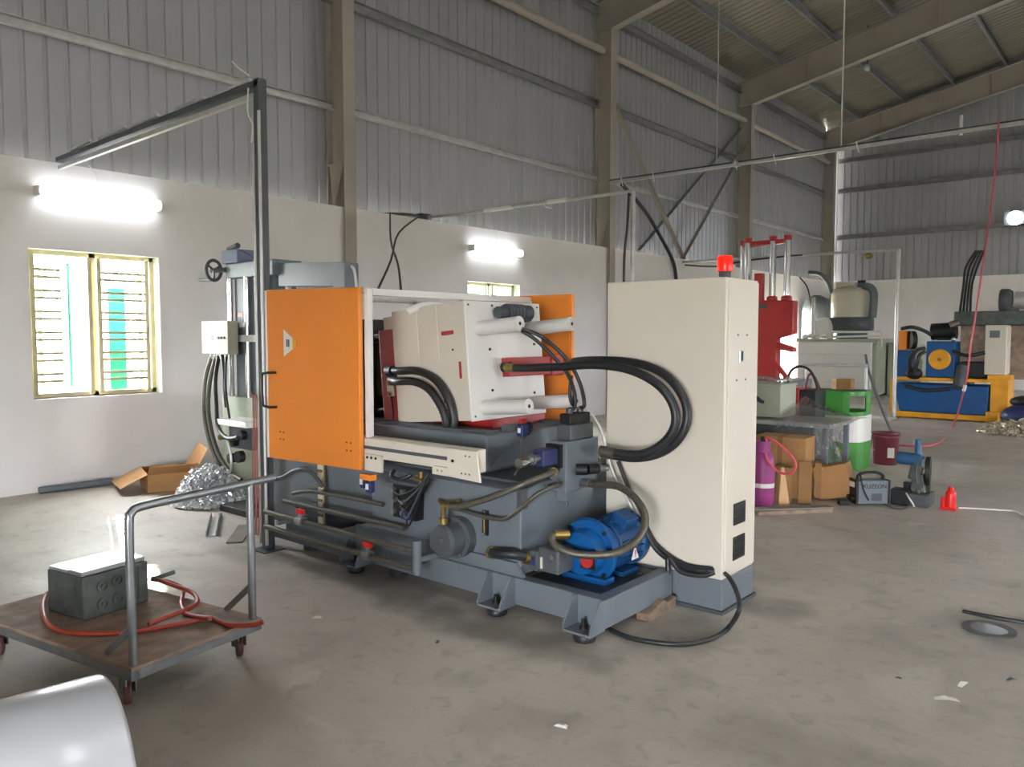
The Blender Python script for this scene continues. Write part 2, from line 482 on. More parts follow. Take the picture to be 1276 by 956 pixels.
# gable masonry
wf = thing('wall_far', (0, Y1, 0), kind='structure', label='white gable wall under dark metal cladding')
part(wf, 'masonry', MB().box((-8.79, Y1, 0), (9.2, Y1 + .25, WT)), 'plaster')
wr = thing('wall_right', (9.3, 0, 0), kind='structure', label='right hall wall with a row of windows added for fill light')
m = MB()
cuts = sorted([(w - .66, w + .66, .95, 2.47) for w in WIN_Y])
yy = Y0
for a_, b_, z0_, z1_ in cuts:
    m.box((9.2, yy, 0), (9.4, a_, 8.35)); yy = b_
    m.box((9.2, a_, z1_), (9.4, b_, 8.35))
    if z0_ > 0: m.box((9.2, a_, 0), (9.4, b_, z0_))
m.box((9.2, yy, 0), (9.4, Y1, 8.35))
part(wr, 'panel', m, 'plaster')
wb = thing('wall_near', (0, Y0, 0), kind='structure', label='near gable wall with a gate opening added for fill light')
m = MB()
m.prism([(-9.2, 0), (1, 0), (1, 8.42 + S * 8.2), (0, 8.42 + S * 9.2), (-9.2, 8.42)], 'y', Y0 - .1, Y0)
m.prism([(4.5, 0), (9.2, 0), (9.2, 8.42), (4.5, 8.42 + S * 4.7)], 'y', Y0 - .1, Y0)
m.prism([(1, 2.6), (4.5, 2.6), (4.5, 8.42 + S * 4.7), (1, 8.42 + S * 8.2)], 'y', Y0 - .1, Y0)
part(wb, 'panel', m, 'plaster')

# corrugated cladding: trapezoid ribs, sheet by sheet
PITCH, RIBS = 0.213, 5
SW = PITCH * RIBS
def corr(n, rib_h=0.017):
    pr = []
    for i in range(n):
        u = i * PITCH
        pr += [(u, 0), (u + .16, 0), (u + .172, rib_h), (u + .2, rib_h)]
    pr.append((n * PITCH, 0))
    return pr
def sheet(pts_lo, pts_hi):
    vs = pts_lo + pts_hi; n = len(pts_lo)
    return MB().add(vs, [(i, i + 1, n + i + 1, n + i) for i in range(n - 1)])
pr = corr(RIBS)
proto = None
k = 0
y = Y0
while y < Y1 - 0.05:
    if proto is None:
        mb = sheet([(-9.14 - d, y + u, WT - .12) for u, d in pr], [(-9.14 - d, y + u, 8.44) for u, d in pr])
        proto = part(wl, 'cladding_sheet', mb, 'sheet')
    else:
        share(proto, (0, k * (SW - .001), 0), wl)
    k += 1; y += SW - .001
# far gable cladding: each sheet cut to the roof slope
x = -9.15
while x < 9.1:
    lo = [(x + u, Y1 + .16 + d, WT - .1) for u, d in pr]
    hi = [(x + u, Y1 + .16 + d, roof_z(x + u) + .03) for u, d in pr]
    part(wf, 'cladding_sheet', sheet(lo, hi), 'sheet')
    x += SW
# roof sheets, ribs down the slope
ce = thing('ceiling', (0, 0, 8.4), kind='structure', label='corrugated metal roof on steel purlins')
rp = {}
k = 0; y = Y0 - .2
def rsheet(sgn, y, xa, xb): return sheet([(sgn * xa, y + u, roof_z(xa) + d) for u, d in pr], [(sgn * xb, y + u, roof_z(xb) + d) for u, d in pr])
while y < Y1 + .3:
    for sgn in (-1, 1):
        lit = any(sg == sgn and abs(sy - (y + SW / 2)) < SW / 2 for sg, sy in FILL_SKYLIGHTS)  # strips opened as added skylights to brighten the floor
        for nm, xa, xb, mt in ((('roof_sheet', 9.5, 6.6, 'roof'), ('added_skylight_sheet', 6.6, 2.4, 'poly'), ('roof_sheet', 2.4, 0, 'roof')) if lit else (('roof_sheet', 9.5, 0, 'roof'),)):
            key = (nm, sgn, xa)
            if key not in rp: rp[key] = (part(ce, nm, rsheet(sgn, y, xa, xb), mt), k)
            else: share(rp[key][0], (0, (k - rp[key][1]) * (SW - .001), 0), ce)
    k += 1; y += SW - .001
# purlins: thin C sections
PX = [-9.18, -8.0, -6.67, -5.35, -4.03, -2.7, -1.4, -0.25]
for px in PX:
    for sx in (1, -1):
        z = roof_z(px) - .005; x = px * sx
        c = [(x - .03, z - .2), (x + .03, z - .2), (x + .03, z - .195), (x - .025, z - .195), (x - .025, z - .005), (x + .03, z - .005), (x + .03, z), (x - .03, z)]
        part(ce, 'purlin', MB().prism(c, 'y', Y0, Y1 + .1), 'purlin')

# frames: columns, haunches and rafters
def frame(yc, vis):
    f = .1
    for sx in (-1, 1):
        c = thing('steel_column', (sx * 8.95, yc, 0), kind='structure', label='painted steel portal column')
        part(c, 'flange', B((sx * 8.735, yc - f, 0), (sx * 8.75, yc + f, 7.615)), 'steel')
        part(c, 'flange', B((sx * 9.1, yc - f, 0), (sx * 9.115, yc + f, 8.2)), 'steel')
        part(c, 'web', MB().prism([(sx * 9.1, 0), (sx * 8.75, 0), (sx * 8.75, 7.62), (sx * 9.1, 7.62)], 'y', yc - .006, yc + .006), 'steel')
        part(c, 'end_plate', B((sx * 8.74, yc - f, 7.62), (sx * 9.11, yc + f, 7.64)), 'steel')
        part(c, 'bracket', MB().prism([(sx * 9.1, 3.95), (sx * 8.75, 3.95), (sx * 8.75, 3.93), (sx * 8.96, 3.4), (sx * 9.0, 3.4), (sx * 9.06, 3.93), (sx * 9.1, 3.93)], 'y', yc - .1, yc - .09), 'steel')
        r = thing('roof_rafter', (sx * 4.5, yc, 8.5), kind='structure', label='tapered steel roof rafter')
        def zl(x): return 7.63 + .204 * (8.68 - abs(x))
        def zt(x): return 8.2 + S * (9.15 - abs(x))
        part(r, 'flange', MB().prism([(sx * 8.75, zl(8.75)), (0, zl(0)), (0, zl(0) + .016), (sx * 8.75, zl(8.75) + .016)], 'y', yc - f, yc + f), 'steel')
        part(r, 'flange', MB().prism([(sx * 9.12, zt(9.12)), (0, zt(0)), (0, zt(0) + .016), (sx * 9.12, zt(9.12) + .016)], 'y', yc - f, yc + f), 'steel')
        part(r, 'web', MB().prism([(sx * 9.1, 7.64), (sx * 8.75, 7.64), (0, zl(0) + .01), (0, zt(0)), (sx * 9.1, zt(9.1))], 'y', yc - .006, yc + .006), 'steel')
        for xs in (7.35, 4.4):
            part(r, 'stiffener', B((sx * xs - .005, yc - f + .02, zl(xs)), (sx * xs + .005, yc + f - .02, zt(xs))), 'steel')
for i, yc in enumerate(FRAMES): frame(yc, True)

# wall girts between the columns (C section), eave pipes
def girt(y0, y1, z, h=.15):
    x = -9.1
    c = [(x, z - h / 2), (x + .06, z - h / 2), (x + .06, z - h / 2 + .03), (x + .055, z - h / 2 + .03), (x + .055, z - h / 2 + .006), (x, z - h / 2 + .006)]
    mb = MB().prism([(x + .0, z - h / 2), (x + .065, z - h / 2), (x + .065, z - h / 2 + .022), (x + .006, z - h / 2 + .022), (x + .006, z + h / 2 - .006), (x + .065, z + h / 2 - .006), (x + .065, z + h / 2), (x, z + h / 2)], 'y', y0, y1)
    return mb
edges = [Y0] + list(FRAMES)
for a, b in zip(edges[:-1], edges[1:]):
    if b - a < 1.0: continue
    for z in (4.75, 6.22, 8.05):
        part(wl, 'girt', girt(a + .02, b - .02, z, .1 if z < 5 else .15), 'galv' if z < 5 else 'purlin')
    part(wl, 'eave_pipe', MB().cyl((-8.93, a + .1, 7.22), (-8.93, b - .1, 7.22), .075, 14), 'steel')
for z in (4.79, 6.29, 7.26):
    x1 = 9.1 if z < 8 else 5
    c = [(Y1 - .02, z - .075), (Y1 + .06, z - .075), (Y1 + .06, z + .075), (Y1 - .02, z + .075), (Y1 - .02, z + .069), (Y1 + .054, z + .069), (Y1 + .054, z - .055), (Y1 - .02, z - .055)]
    part(wf, 'girt', MB().prism(c, 'x', -8.7, x1), 'purlin')
# corner gable posts
for xg in (-3.1, 3.1):
    part(wf, 'gable_post', MB().box((xg - .1, Y1 + .02, WT), (xg + .1, Y1 + .035, roof_z(xg) - .75)).box((xg - .006, Y1 + .035, WT), (xg + .006, Y1 + .14, roof_z(xg) - .75)), 'steel')

# angle-iron cross bracing in the third bay
br = thing('cross_bracing', (-8.9, 16.9, 3.3), 'grey angle iron cross bracing in the bay behind the white cabinet', 'bracing', kind='structure')
def angle_bar(a, b): return MB().bar(a, b, .09, .008, up=(1, 0, 0)).bar(Vector(a) + Vector((.04, 0, .03)), Vector(b) + Vector((.04, 0, .03)), .008, .09, up=(1, 0, 0))
for a, b in (((-8.92, 13.7, 6.3), (-8.92, 17.05, 3.08)), ((-8.88, 20.05, 6.6), (-8.88, 16.5, 3.2)), ((-9.0, 14.9, 3.4), (-9.0, 20.0, 7.0))):
    part(br, 'brace', angle_bar(a, b), 'steel' if a[0] > -8.95 else 'purlin')

# windows of the left wall
def window(n, wy, label):
    w = thing('window_%d' % n, (-8.94, wy, .95), kind='structure', label=label)
    y0, y1, z0, z1 = wy - .66, wy + .66, .95, 2.47
    X = -8.97
    m = MB()
    m.box((X - .03, y0, z0), (X + .03, y0 + .045, z1)).box((X - .03, y1 - .045, z0), (X + .03, y1, z1))
    m.box((X - .03, y0, z1 - .045), (X + .03, y1, z1)).box((X - .03, y0, z0), (X + .03, y1, z0 + .045))
    part(w, 'window_frame', m, 'grille')
    part(w, 'mullion', B((X - .03, wy - .03, z0), (X + .03, wy + .03, z1)), 'grille')
    part(w, 'sill', B((-8.98, y0, z0 - .02), (-8.77, y1, z0)), 'plaster')
    for yy in (y0 + .06, wy - .05, wy + .05, wy + .56):
        part(w, 'grille_upright', B((X + .05, yy - .02, z0 + .02), (X + .08, yy + .02, z1 - .05)), 'grille')
    zz = z0 + .17
    while zz < z1 - .15:
        for a, b in ((y0 + .06, y0 + .33), (wy + .05, wy + .56)):
            for dz in (0, .075): part(w, 'grille_bar', B((X + .056, a, zz + dz - .014), (X + .068, b, zz + dz + .014)), 'grille')
        zz += .215
    # sashes swung outwards
    for (hy, ang, wd) in ((y0 + .03, R(205), .6), (wy - .03, R(162), .58), (wy + .03, R(183), .6), (y1 - .03, R(125), .6)):
        d = Vector((math.cos(ang), math.sin(ang), 0)); p = Vector((X - .02, hy, 0))
        q = p + d * wd
        s = MB()
        for a in (p, q): s.bar(a + Vector((0, 0, z0 + .05)), a + Vector((0, 0, z1 - .05)), .035, .035)
        for z in (z0 + .05, z1 - .05): s.bar(p + Vector((0, 0, z)), q + Vector((0, 0, z)), .03, .035)
        o = part(w, 'sash', s, 'sash')
        part(o, 'pane', MB().bar(p + Vector((0, 0, (z0 + z1) / 2)), q + Vector((0, 0, (z0 + z1) / 2)), .006, z1 - z0 - .13), 'glass_green')
window(1, WIN_Y[0], 'barred window with green glass sashes swung outwards')
w1 = bpy.data.objects['window_1']
part(w1, 'folding_leaf', MB().box((-9.1, 3.84, .98), (-9.085, 4.02, 2.12)), 'glass_green')
window(2, WIN_Y[1], 'barred window behind the casting machine')
window(3, WIN_Y[2], 'barred window hidden behind the cabinet')
dr1 = thing('door_1', (-8.94, WIN_Y[3], 0), kind='structure', label='bright open doorway beside the red press')
part(dr1, 'door_frame', MB().box((-9.05, WIN_Y[3] - .66, 0), (-8.97, WIN_Y[3] - .61, 2.47)).box((-9.05, WIN_Y[3] + .61, 0), (-8.97, WIN_Y[3] + .66, 2.47)).box((-9.05, WIN_Y[3] - .66, 2.42), (-8.97, WIN_Y[3] + .66, 2.47)), 'grille')
part(dr1, 'door_leaf', MB().box((-9.7, WIN_Y[3] - .66, .02), (-9.05, WIN_Y[3] - .62, 2.42)), 'grille')

# fluorescent battens on the wall, each with its own light
def batten(y, z, label, cable):
    t = thing('tube_lamp', (-8.78, y, z), label, 'lamp', 'wall tube lamps')
    part(t, 'housing', MB().box((-8.795, y - .62, z - .04), (-8.75, y + .62, z + .04)), 'white', .006)
    for s in (-1, 1): part(t, 'end_cap', MB().box((-8.79, y + s * .605, z - .05), (-8.66, y + s * .63, z + .05)), 'white', .006)
    part(t, 'tube', MB().cyl((-8.70, y - .6, z), (-8.70, y + .6, z), .058, 20), 'tube_on')
    if cable: part(t, 'cable', MB().tube(cable, .006, 6), 'white')
batten(3.65, 3.03, 'glowing tube lamp above the barred window on the left', [(-8.76, 3.65, 3.06), (-8.74, 3.63, 3.2), (-8.75, 3.6, 3.3), (-8.77, 3.55, 3.37)])
batten(9.97, 3.0, 'glowing tube lamp above the window behind the machine', [(-8.76, 9.97, 3.03), (-8.75, 10.0, 3.2), (-8.77, 10.0, 3.36)])
fl = thing('flood_lamp', (-3.67, 26.7, 4.94), 'bright floodlight high on the far gable wall', 'lamp')
part(fl, 'housing', B((-3.96, 26.62, 4.73), (-3.38, 26.74, 5.13)), 'gray_dark', .01)
part(fl, 'lens', MB().lathe([(.19, 0), (.19, .02), (.15, .05), (.0, .06)], (-3.67, 26.62, 4.93), (0, -1, 0), 28), 'flood_on')
for bx_ in (-3.975, -3.38): part(fl, 'bracket', MB().box((bx_, 26.7, 4.9), (bx_ + .015, 26.9, 4.98)), 'gray_dark')

# ================================================================== die casting machine
mc = thing('casting_machine', (-3.6, 3.9, 0), 'large grey casting machine with orange sliding doors and tilted white clamp housing', 'machine')
# --- base frame
part(mc, 'front_beam', MB().prism([(3.40, .06), (3.48, .06), (3.48, .215), (3.40, .215)], 'x', -5.1, -2.23), 'gray', .006)
part(mc, 'end_beam', MB().box((-2.31, 3.48, .06), (-2.23, 4.12, .215)), 'gray', .006)
part(mc, 'rear_beam', MB().box((-5.1, 4.62, .06), (-2.85, 4.7, .215)), 'gray', .006)
part(mc, 'side_beam', MB().box((-5.1, 3.48, .06), (-5.02, 4.62, .215)), 'gray', .006)
part(mc, 'deck_plate', MB().box((-2.84, 3.48, .17), (-2.31, 4.12, .19)), 'deck')
part(mc, 'ledge', MB().prism([(-4.3, .215), (-2.80, .215), (-2.86, .29), (-4.3, .29)], 'y', 3.425, 3.45), 'gray')
def foot(cx, cy, brk=True):
    f = part(mc, 'foot_bracket' if brk else 'foot', B((cx - .085, 3.27, .05), (cx + .085, 3.41, .062)) if brk else MB().cyl((cx, cy, .0), (cx, cy, .06), .07, 18), 'gray' if brk else 'rubber')
    if brk:
        for s in (-1, 1):
            part(f, 'gusset', MB().prism([(3.40, .06), (3.27, .06), (3.27, .085), (3.355, .215), (3.40, .215)], 'x', cx + s * .085 - .005, cx + s * .085 + .005), 'gray')
        part(f, 'rubber_foot', MB().lathe([(.055, 0), (.06, .012), (.06, .03), (.045, .048)], (cx, 3.345, 0), n=20), 'rubber')
        part(f, 'foot_bolt', MB().cyl((cx, 3.335, .062), (cx, 3.335, .115), .012, 8).cyl((cx, 3.335, .062), (cx, 3.335, .08), .022, 6), 'black')
    return f
foot(-2.32, 3.35); foot(-2.93, 3.35); foot(-4.2, 3.35); foot(-3.93, 3.5, False); foot(-4.9, 3.5, False); foot(-3.4, 4.6, False); foot(-4.9, 4.6, False)
# --- oil tank and bed
part(mc, 'oil_tank', MB().prism([(3.45, .215), (4.6, .215), (4.6, .73), (3.62, .73), (3.45, .70)], 'x', -4.15, -2.84), 'gray', .008)
part(mc, 'tank_cover', MB().box((-4.0, 3.52, .73), (-2.9, 4.55, .745)), 'gray_dark')
part(mc, 'machine_bed', MB().prism([(-4.95, .30), (-4.15, .30), (-4.15, .745), (-3.25, .745), (-3.2, .77), (-3.2, .985), (-4.95, .985)], 'y', 3.56, 4.5), 'gray', .01)
part(mc, 'bed_rail', MB().box((-4.9, 3.58, .985), (-3.22, 3.7, 1.005)), 'gray_dark')
part(mc, 'bed_rail', MB().box((-4.9, 4.34, .985), (-3.22, 4.46, 1.005)), 'gray_dark')
part(mc, 'stiffening_rib', MB().prism([(3.6, .80), (4.05, .97), (4.06, .985), (4.03, .985), (3.58, .80)], 'x', -3.2, -3.185), 'gray')
part(mc, 'leg_box', MB().box((-5.5, 3.55, .12), (-4.9, 4.5, .72)), 'gray', .01)
for xx in (-5.14, -5.08): part(mc, 'bolt_head', MB().cyl((xx, 3.55, .28), (xx, 3.53, .28), .014, 8), 'black')
part(mc, 'lower_pan', MB().box((-5.4, 3.36, .07), (-4.2, 3.398, .12)), 'gray_dark')
# --- level gauge strip, front drum, sight glass
lg = part(mc, 'level_gauge', B((-4.83, 3.5, .10), (-4.775, 3.52, .66)), 'cream')
for k in range(5): part(lg, 'gauge_clip', B((-4.835, 3.49, .15 + .11 * k), (-4.77, 3.5, .17 + .11 * k)), 'rust')
part(mc, 'gauge_rod', MB().cyl((-4.745, 3.5, .1), (-4.745, 3.5, .76), .007, 8), 'brass')
dr = part(mc, 'drive_drum', MB().lathe([(.125, 0), (.125, .06), (.1, .065), (.1, .16), (.092, .175)], (-3.31, 3.45, .37), (0, -1, 0), 32, sharp=True), 'gray_dark')
part(dr, 'drum_cap', MB().lathe([(.092, 0), (.088, .012), (.03, .014), (.026, .03)], (-3.31, 3.275, .37), (0, -1, 0), 28, sharp=True), 'drum')
for k in range(6):
    t = k * math.pi / 3
    part(dr, 'drum_bolt', MB().cyl((-3.31 + .112 * math.cos(t), 3.39, .37 + .112 * math.sin(t)), (-3.31 + .112 * math.cos(t), 3.378, .37 + .112 * math.sin(t)), .009, 6), 'zinc')
sg = part(mc, 'sight_glass', B((-3.125, 3.435, .41), (-3.085, 3.45, .56)), 'black')
part(sg, 'gauge_tube', MB().cyl((-3.105, 3.43, .43), (-3.105, 3.43, .54), .007, 8), 'brass')
for z in (.42, .55): part(sg, 'gauge_bolt', MB().cyl((-3.105, 3.435, z), (-3.105, 3.422, z), .011, 8), 'chrome')
# --- door guide beam with slot and side plate
rl = part(mc, 'door_rail', MB().prism([(3.17, .835), (3.25, .835), (3.25, .965), (3.2, .965), (3.17, .955)], 'x', -3.93, -2.925), 'offwhite', .006)
part(mc, 'rail_end', MB().prism([(-3.14, .80), (-2.885, .79), (-2.912, .962), (-3.14, .962)], 'y', 3.155, 3.17), 'offwhite', .004)
part(rl, 'rail_slot', B((-3.93, 3.166, .888), (-3.15, 3.171, .908)), 'gray_dark')
part(rl, 'rail_plate', B((-3.86, 3.15, .755), (-3.70, 3.169, .86)), 'offwhite', .003)
part(rl, 'mount_plate', B((-3.255, 3.15, .80), (-3.13, 3.169, .85)), 'offwhite', .003)
for x, z in ((-3.83, .84), (-3.79, .84), (-3.75, .84), (-3.09, .893)): part(rl, 'rail_hole', MB().cyl((x, 3.152 if x > -3.5 else 3.149, z), (x, 3.146, z), .009, 10), 'black')
for x, z in ((-3.21, .826), (-3.175, .826), (-2.99, .93), (-2.96, .93), (-2.99, .83), (-2.96, .83), (-3.02, .83)): part(rl, 'rail_screw', MB().cyl((x, 3.15, z), (x, 3.146, z), .005, 8), 'zinc')
# --- enclosure
part(mc, 'enclosure_post', MB().box((-3.87, 3.17, .96), (-3.835, 3.21, 1.89)), 'white', .003)
part(mc, 'enclosure_bar', MB().box((-3.87, 3.21, 1.845), (-3.83, 4.78, 1.89)), 'white', .003)
part(mc, 'enclosure_bar', MB().box((-4.9, 3.19, 1.86), (-3.87, 3.23, 1.9)), 'white', .003)
part(mc, 'enclosure_bar', MB().box((-4.9, 3.2, 1.86), (-4.86, 4.78, 1.9)), 'white', .003)
part(mc, 'enclosure_post', MB().box((-3.87, 4.76, .985), (-3.83, 4.79, 1.86)), 'white', .003)
part(mc, 'enclosure_post', MB().box((-4.9, 4.5, .6), (-4.86, 4.54, 1.88)), 'white', .003)
dd = part(mc, 'sliding_door', MB().prism([(-4.875, .735), (-3.872, .755), (-3.872, 1.895), (-4.875, 1.915)], 'y', 3.125, 3.16), 'orange', .006)
part(dd, 'door_edge', B((-4.905, 3.13, .735), (-4.876, 3.165, 1.91)), 'white')
h = [(-4.77, 3.125, 1.34), (-4.78, 3.085, 1.34), (-4.85, 3.08, 1.335), (-4.872, 3.08, 1.31), (-4.872, 3.08, 1.13), (-4.85, 3.08, 1.105), (-4.78, 3.085, 1.10), (-4.77, 3.125, 1.10)]
part(dd, 'door_handle', MB().tube(h, .009, 8, 2), 'black')
for x, z in ((-4.73, .93), (-4.69, .93), (-4.73, .88), (-4.69, .88), (-4.0, .92), (-3.96, .92), (-4.0, .87), (-3.96, .87)):
    part(dd, 'door_rivet', MB().cyl((x, 3.126, z), (x, 3.122, z), .006, 8), 'black')
ws = part(dd, 'warning_sign', MB().prism([(-4.665, 1.455), (-4.52, 1.53), (-4.52, 1.555), (-4.665, 1.635)], 'y', 3.12, 3.126), 'white')
part(ws, 'sign_tip', MB().prism([(-4.56, 1.51), (-4.51, 1.525), (-4.51, 1.56), (-4.56, 1.577)], 'y', 3.118, 3.1205), 'yellow')
part(ws, 'sign_mark', MB().box((-4.63, 3.117, 1.52), (-4.618, 3.12, 1.57)).box((-4.61, 3.117, 1.52), (-4.598, 3.12, 1.57)), 'gray_dark')
rd = part(mc, 'rear_door', MB().box((-4.62, 4.80, .95), (-3.46, 4.835, 1.905)), 'orange', .004)
part(rd, 'door_fold', MB().box((-4.6, 4.79, 1.86), (-3.475, 4.80, 1.895)).box((-3.51, 4.79, .96), (-3.475, 4.80, 1.86)), 'orange')
# --- tilted clamp housing (white) between red platens
TC = Matrix.Translation((-3.803, 4.05, 1.406)) @ Matrix.Rotation(-.086, 4, 'Y')
def tl(x, y, z): return TC @ Vector((x, y, z))
part(mc, 'clamp_housing', MB().box((-.348, -.37, -.384), (.338, .385, .384), TC), 'offwhite', .004)
part(mc, 'front_panel', MB().box((-.348, -.385, -.384), (.345, -.37, .384), TC), 'offwhite', .003)
part(mc, 'end_panel', MB().box((.338, -.38, -.39), (.35, .39, .02), TC).box((.338, -.38, -.39), (.35, .39, -.12), TC) if False else MB().box((.338, -.38, -.39), (.35, .39, .386), TC), 'white', .002)
for xx in (-.105, .085): part(mc, 'panel_rib', MB().box((xx - .012, -.391, -.15 if xx < 0 else 0, ), (xx + .012, -.385, .375), TC), 'offwhite', .002)
part(mc, 'panel_slot', MB().box((.13, -.388, .18), (.24, -.384, .205), TC), 'red')
part(mc, 'panel_slot', MB().box((.27, -.388, -.11), (.29, -.384, .0), TC), 'red')
part(mc, 'panel_hole', MB().cyl((.225, -.384, .08), (.225, -.389, .08), .007, 8, T=TC), 'black')
part(mc, 'panel_hole', MB().cyl((.14, -.384, -.25), (.14, -.4, -.25), .014, 8, T=TC), 'black')
for y in (-.35, -.12, .12, .36):
    for z in (-.36, .36): part(mc, 'panel_screw', MB().cyl((.35, y, z), (.355, y, z), .007, 8, T=TC), 'gray_dark')
for y, z in ((-.17, .07), (.3, .1), (-.17, -.2), (.27, -.24)): part(mc, 'panel_screw', MB().cyl((.35, y, z), (.357, y, z), .009, 8, T=TC), 'black')
# tie bar sleeves
for y, z, L in ((-.255, .207, .34), (.255, .207, .37), (-.255, -.31, .37), (.255, -.31, .37)):
    o = part(mc, 'tie_bar_sleeve', MB().cyl((.35, y, z), (.35 + L, y, z), .047, 24, T=TC), 'white')
    part(o, 'sleeve_cap', MB().cyl((.35 + L, y, z), (.353 + L, y, z), .036, 20, T=TC), 'white')
    part(o, 'sleeve_hole', MB().cyl((.353 + L, y, z), (.3545 + L, y, z), .012, 10, T=TC), 'black')
# ejector beam
part(mc, 'ejector_beam', MB().box((.35, -.06, -.118), (.41, .47, .008), TC), 'red', .006)
part(mc, 'ejector_cap', MB().box((.35, .40, -.13), (.425, .54, .025), TC), 'red', .01)
part(mc, 'ejector_fitting', MB().cyl((.40, -.1, -.055), (.46, -.1, -.055), .035, 12, T=TC), 'black')
part(mc, 'lower_slide', MB().box((-.2, -.2, -.45), (.36, .36, -.392), TC), 'red')
# small gear motor
gm = part(mc, 'gear_motor', MB().cyl((.40, -.05, .31), (.40, .2, .31), .055, 18, T=TC).cyl((.40, -.12, .31), (.40, -.05, .31), .04, 16, T=TC), 'gray_dark')
for k in range(5): part(gm, 'motor_fin', MB().cyl((.40, -.03 + .035 * k, .31), (.40, -.02 + .035 * k, .31), .06, 18, T=TC), 'gray_dark')
part(gm, 'motor_box', MB().box((.352, .06, .25), (.43, .2, .33), TC), 'gray_dark', .01)
# red fixed platen on the left
part(mc, 'fixed_platen', MB().box((-.528, -.36, -.42), (-.352, .385, .27), TC), 'red', .006)
part(mc, 'platen_top', MB().box((-.50, -.33, .27), (-.36, .385, .36), TC), 'offwhite')
part(mc, 'platen_left', MB().box((-1.0, -.30, -.42), (-.80, .36, .38), TC), 'gray_dark')
for z in (.25, -.3): part(mc, 'tie_bar', MB().cyl((-.80, -.2, z), (-.53, -.2, z), .04, 14, T=TC), 'chrome')
sw = part(mc, 'platen_switch', MB().box((-.46, -.375, -.20), (-.39, -.36, -.09), TC), 'cream', .003)
for z in (-.11, -.18): part(sw, 'switch_stud', MB().cyl((-.42, -.375, z), (-.42, -.4, z), .016, 10, T=TC), 'chrome')
part(sw, 'switch_cable', MB().tube([tl(-.42, -.375, -.2), tl(-.415, -.372, -.3), tl(-.42, -.372, -.41)], .006, 6), 'black')
part(mc, 'mould_block', MB().box((-.78, -.2, -.2), (-.53, .25, .2), TC), 'iron')
part(mc, 'core_pipe', MB().tube([(-3.95, 3.6, 1.75), (-3.9, 3.7, 1.8), (-3.83, 3.8, 1.8), (-3.8, 3.8, 1.74)], .025, 8), 'white')
# ribbed hoses from the platen down to the bed
for dz, dy, k in ((0, 0, 0), (-.07, -.03, 1)):
    pts = [tl(-.40 + .03 * k, -.38, -.02 + dz), tl(-.25, -.42 + dy, -.03 + dz), tl(-.08, -.43 + dy, -.04 + dz), tl(.08 - .02 * k, -.43 + dy, -.1 + dz), tl(.19 - .03 * k, -.43 + dy, -.22 + dz), tl(.225 - .04 * k, -.42 + dy, -.36 + dz * .5), tl(.20 - .05 * k, -.42, -.46), tl(.13 - .04 * k, -.40, -.60)]
    h = part(mc, 'ribbed_hose', MB().tube(pts, .028, 12, 8, rib=.012), 'rubber')
    part(h, 'hose_coupling', MB().cyl(tl(-.44 + .03 * k, -.37, -.02 + dz), tl(-.36 + .03 * k, -.39, -.022 + dz), .036, 14), 'black')
# --- main oil hoses looping in front of the cabinet
hl1 = [(-3.36, 3.93, 1.385), (-3.15, 3.92, 1.39), (-2.899, 3.92, 1.405), (-2.639, 3.93, 1.421), (-2.429, 3.95, 1.397), (-2.259, 3.96, 1.324), (-2.161, 3.97, 1.214), (-2.144, 3.97, 1.093), (-2.213, 3.96, 0.983), (-2.343, 3.95, 0.912), (-2.494, 3.93, 0.904), (-2.611, 3.92, 0.913)]
hl2 = [(-3.13, 4.48, 1.40), (-3.081, 4.3, 1.421), (-2.754, 4.1, 1.443), (-2.469, 4.06, 1.435), (-2.264, 4.05, 1.375), (-2.139, 4.04, 1.257), (-2.101, 4.03, 1.127), (-2.15, 4.02, 1.005), (-2.267, 4.02, 0.916), (-2.427, 4, 0.874), (-2.653, 4, 0.881)]
for q in (hl1, hl2):
    h = part(mc, 'oil_hose', MB().tube(q, .026, 12, 6), 'rubber')
    part(h, 'hose_ferrule', MB().cyl(Vector(q[0]), Vector(q[0]) + (Vector(q[1]) - Vector(q[0])).normalized() * .08, .03, 12), 'brass')
    part(h, 'hose_ferrule', MB().cyl(Vector(q[-1]), Vector(q[-1]) + (Vector(q[-2]) - Vector(q[-1])).normalized() * .1, .029, 12), 'hose_steel')
# --- valve manifold
vm = part(mc, 'valve_manifold', MB().box((-2.87, 3.76, .66), (-2.745, 4.1, .965)), 'gray', .006)
part(vm, 'valve_body', MB().box((-2.86, 3.82, .965), (-2.755, 4.06, 1.06)), 'gray_dark', .008)
part(vm, 'valve_head', MB().box((-2.85, 3.83, 1.06), (-2.765, 4.04, 1.125)), 'black', .008)
for y in (3.88, 3.99): part(vm, 'valve_cap', MB().cyl((-2.81, y, 1.125), (-2.81, y, 1.155), .022, 12), 'gray_dark')
part(vm, 'solenoid', MB().box((-2.87, 3.60, .83), (-2.79, 3.76, .93)), 'navy', .01)
part(vm, 'solenoid_plate', MB().box((-2.88, 3.735, .81), (-2.77, 3.76, .95)), 'black')
part(vm, 'solenoid_stud', MB().cyl((-2.83, 3.60, .88), (-2.83, 3.5, .88), .022, 12).cyl((-2.83, 3.55, .88), (-2.83, 3.53, .88), .034, 12), 'zinc')
part(vm, 'flow_knob', MB().cyl((-2.83, 3.46, .87), (-2.83, 3.42, .87), .03, 14).cyl((-2.83, 3.5, .87), (-2.83, 3.46, .87), .018, 10), 'chrome')
part(vm, 'relief_valve', MB().cyl((-2.745, 3.86, .79), (-2.69, 3.9, .79), .035, 14).cyl((-2.69, 3.9, .79), (-2.66, 3.97, .79), .03, 12), 'black')
part(vm, 'pressure_plug', MB().lathe([(.03, 0), (.034, .02), (.034, .05), (.02, .06), (.02, .1)], (-2.72, 4.0, .78), (.6, .8, 0), 12), 'zinc')
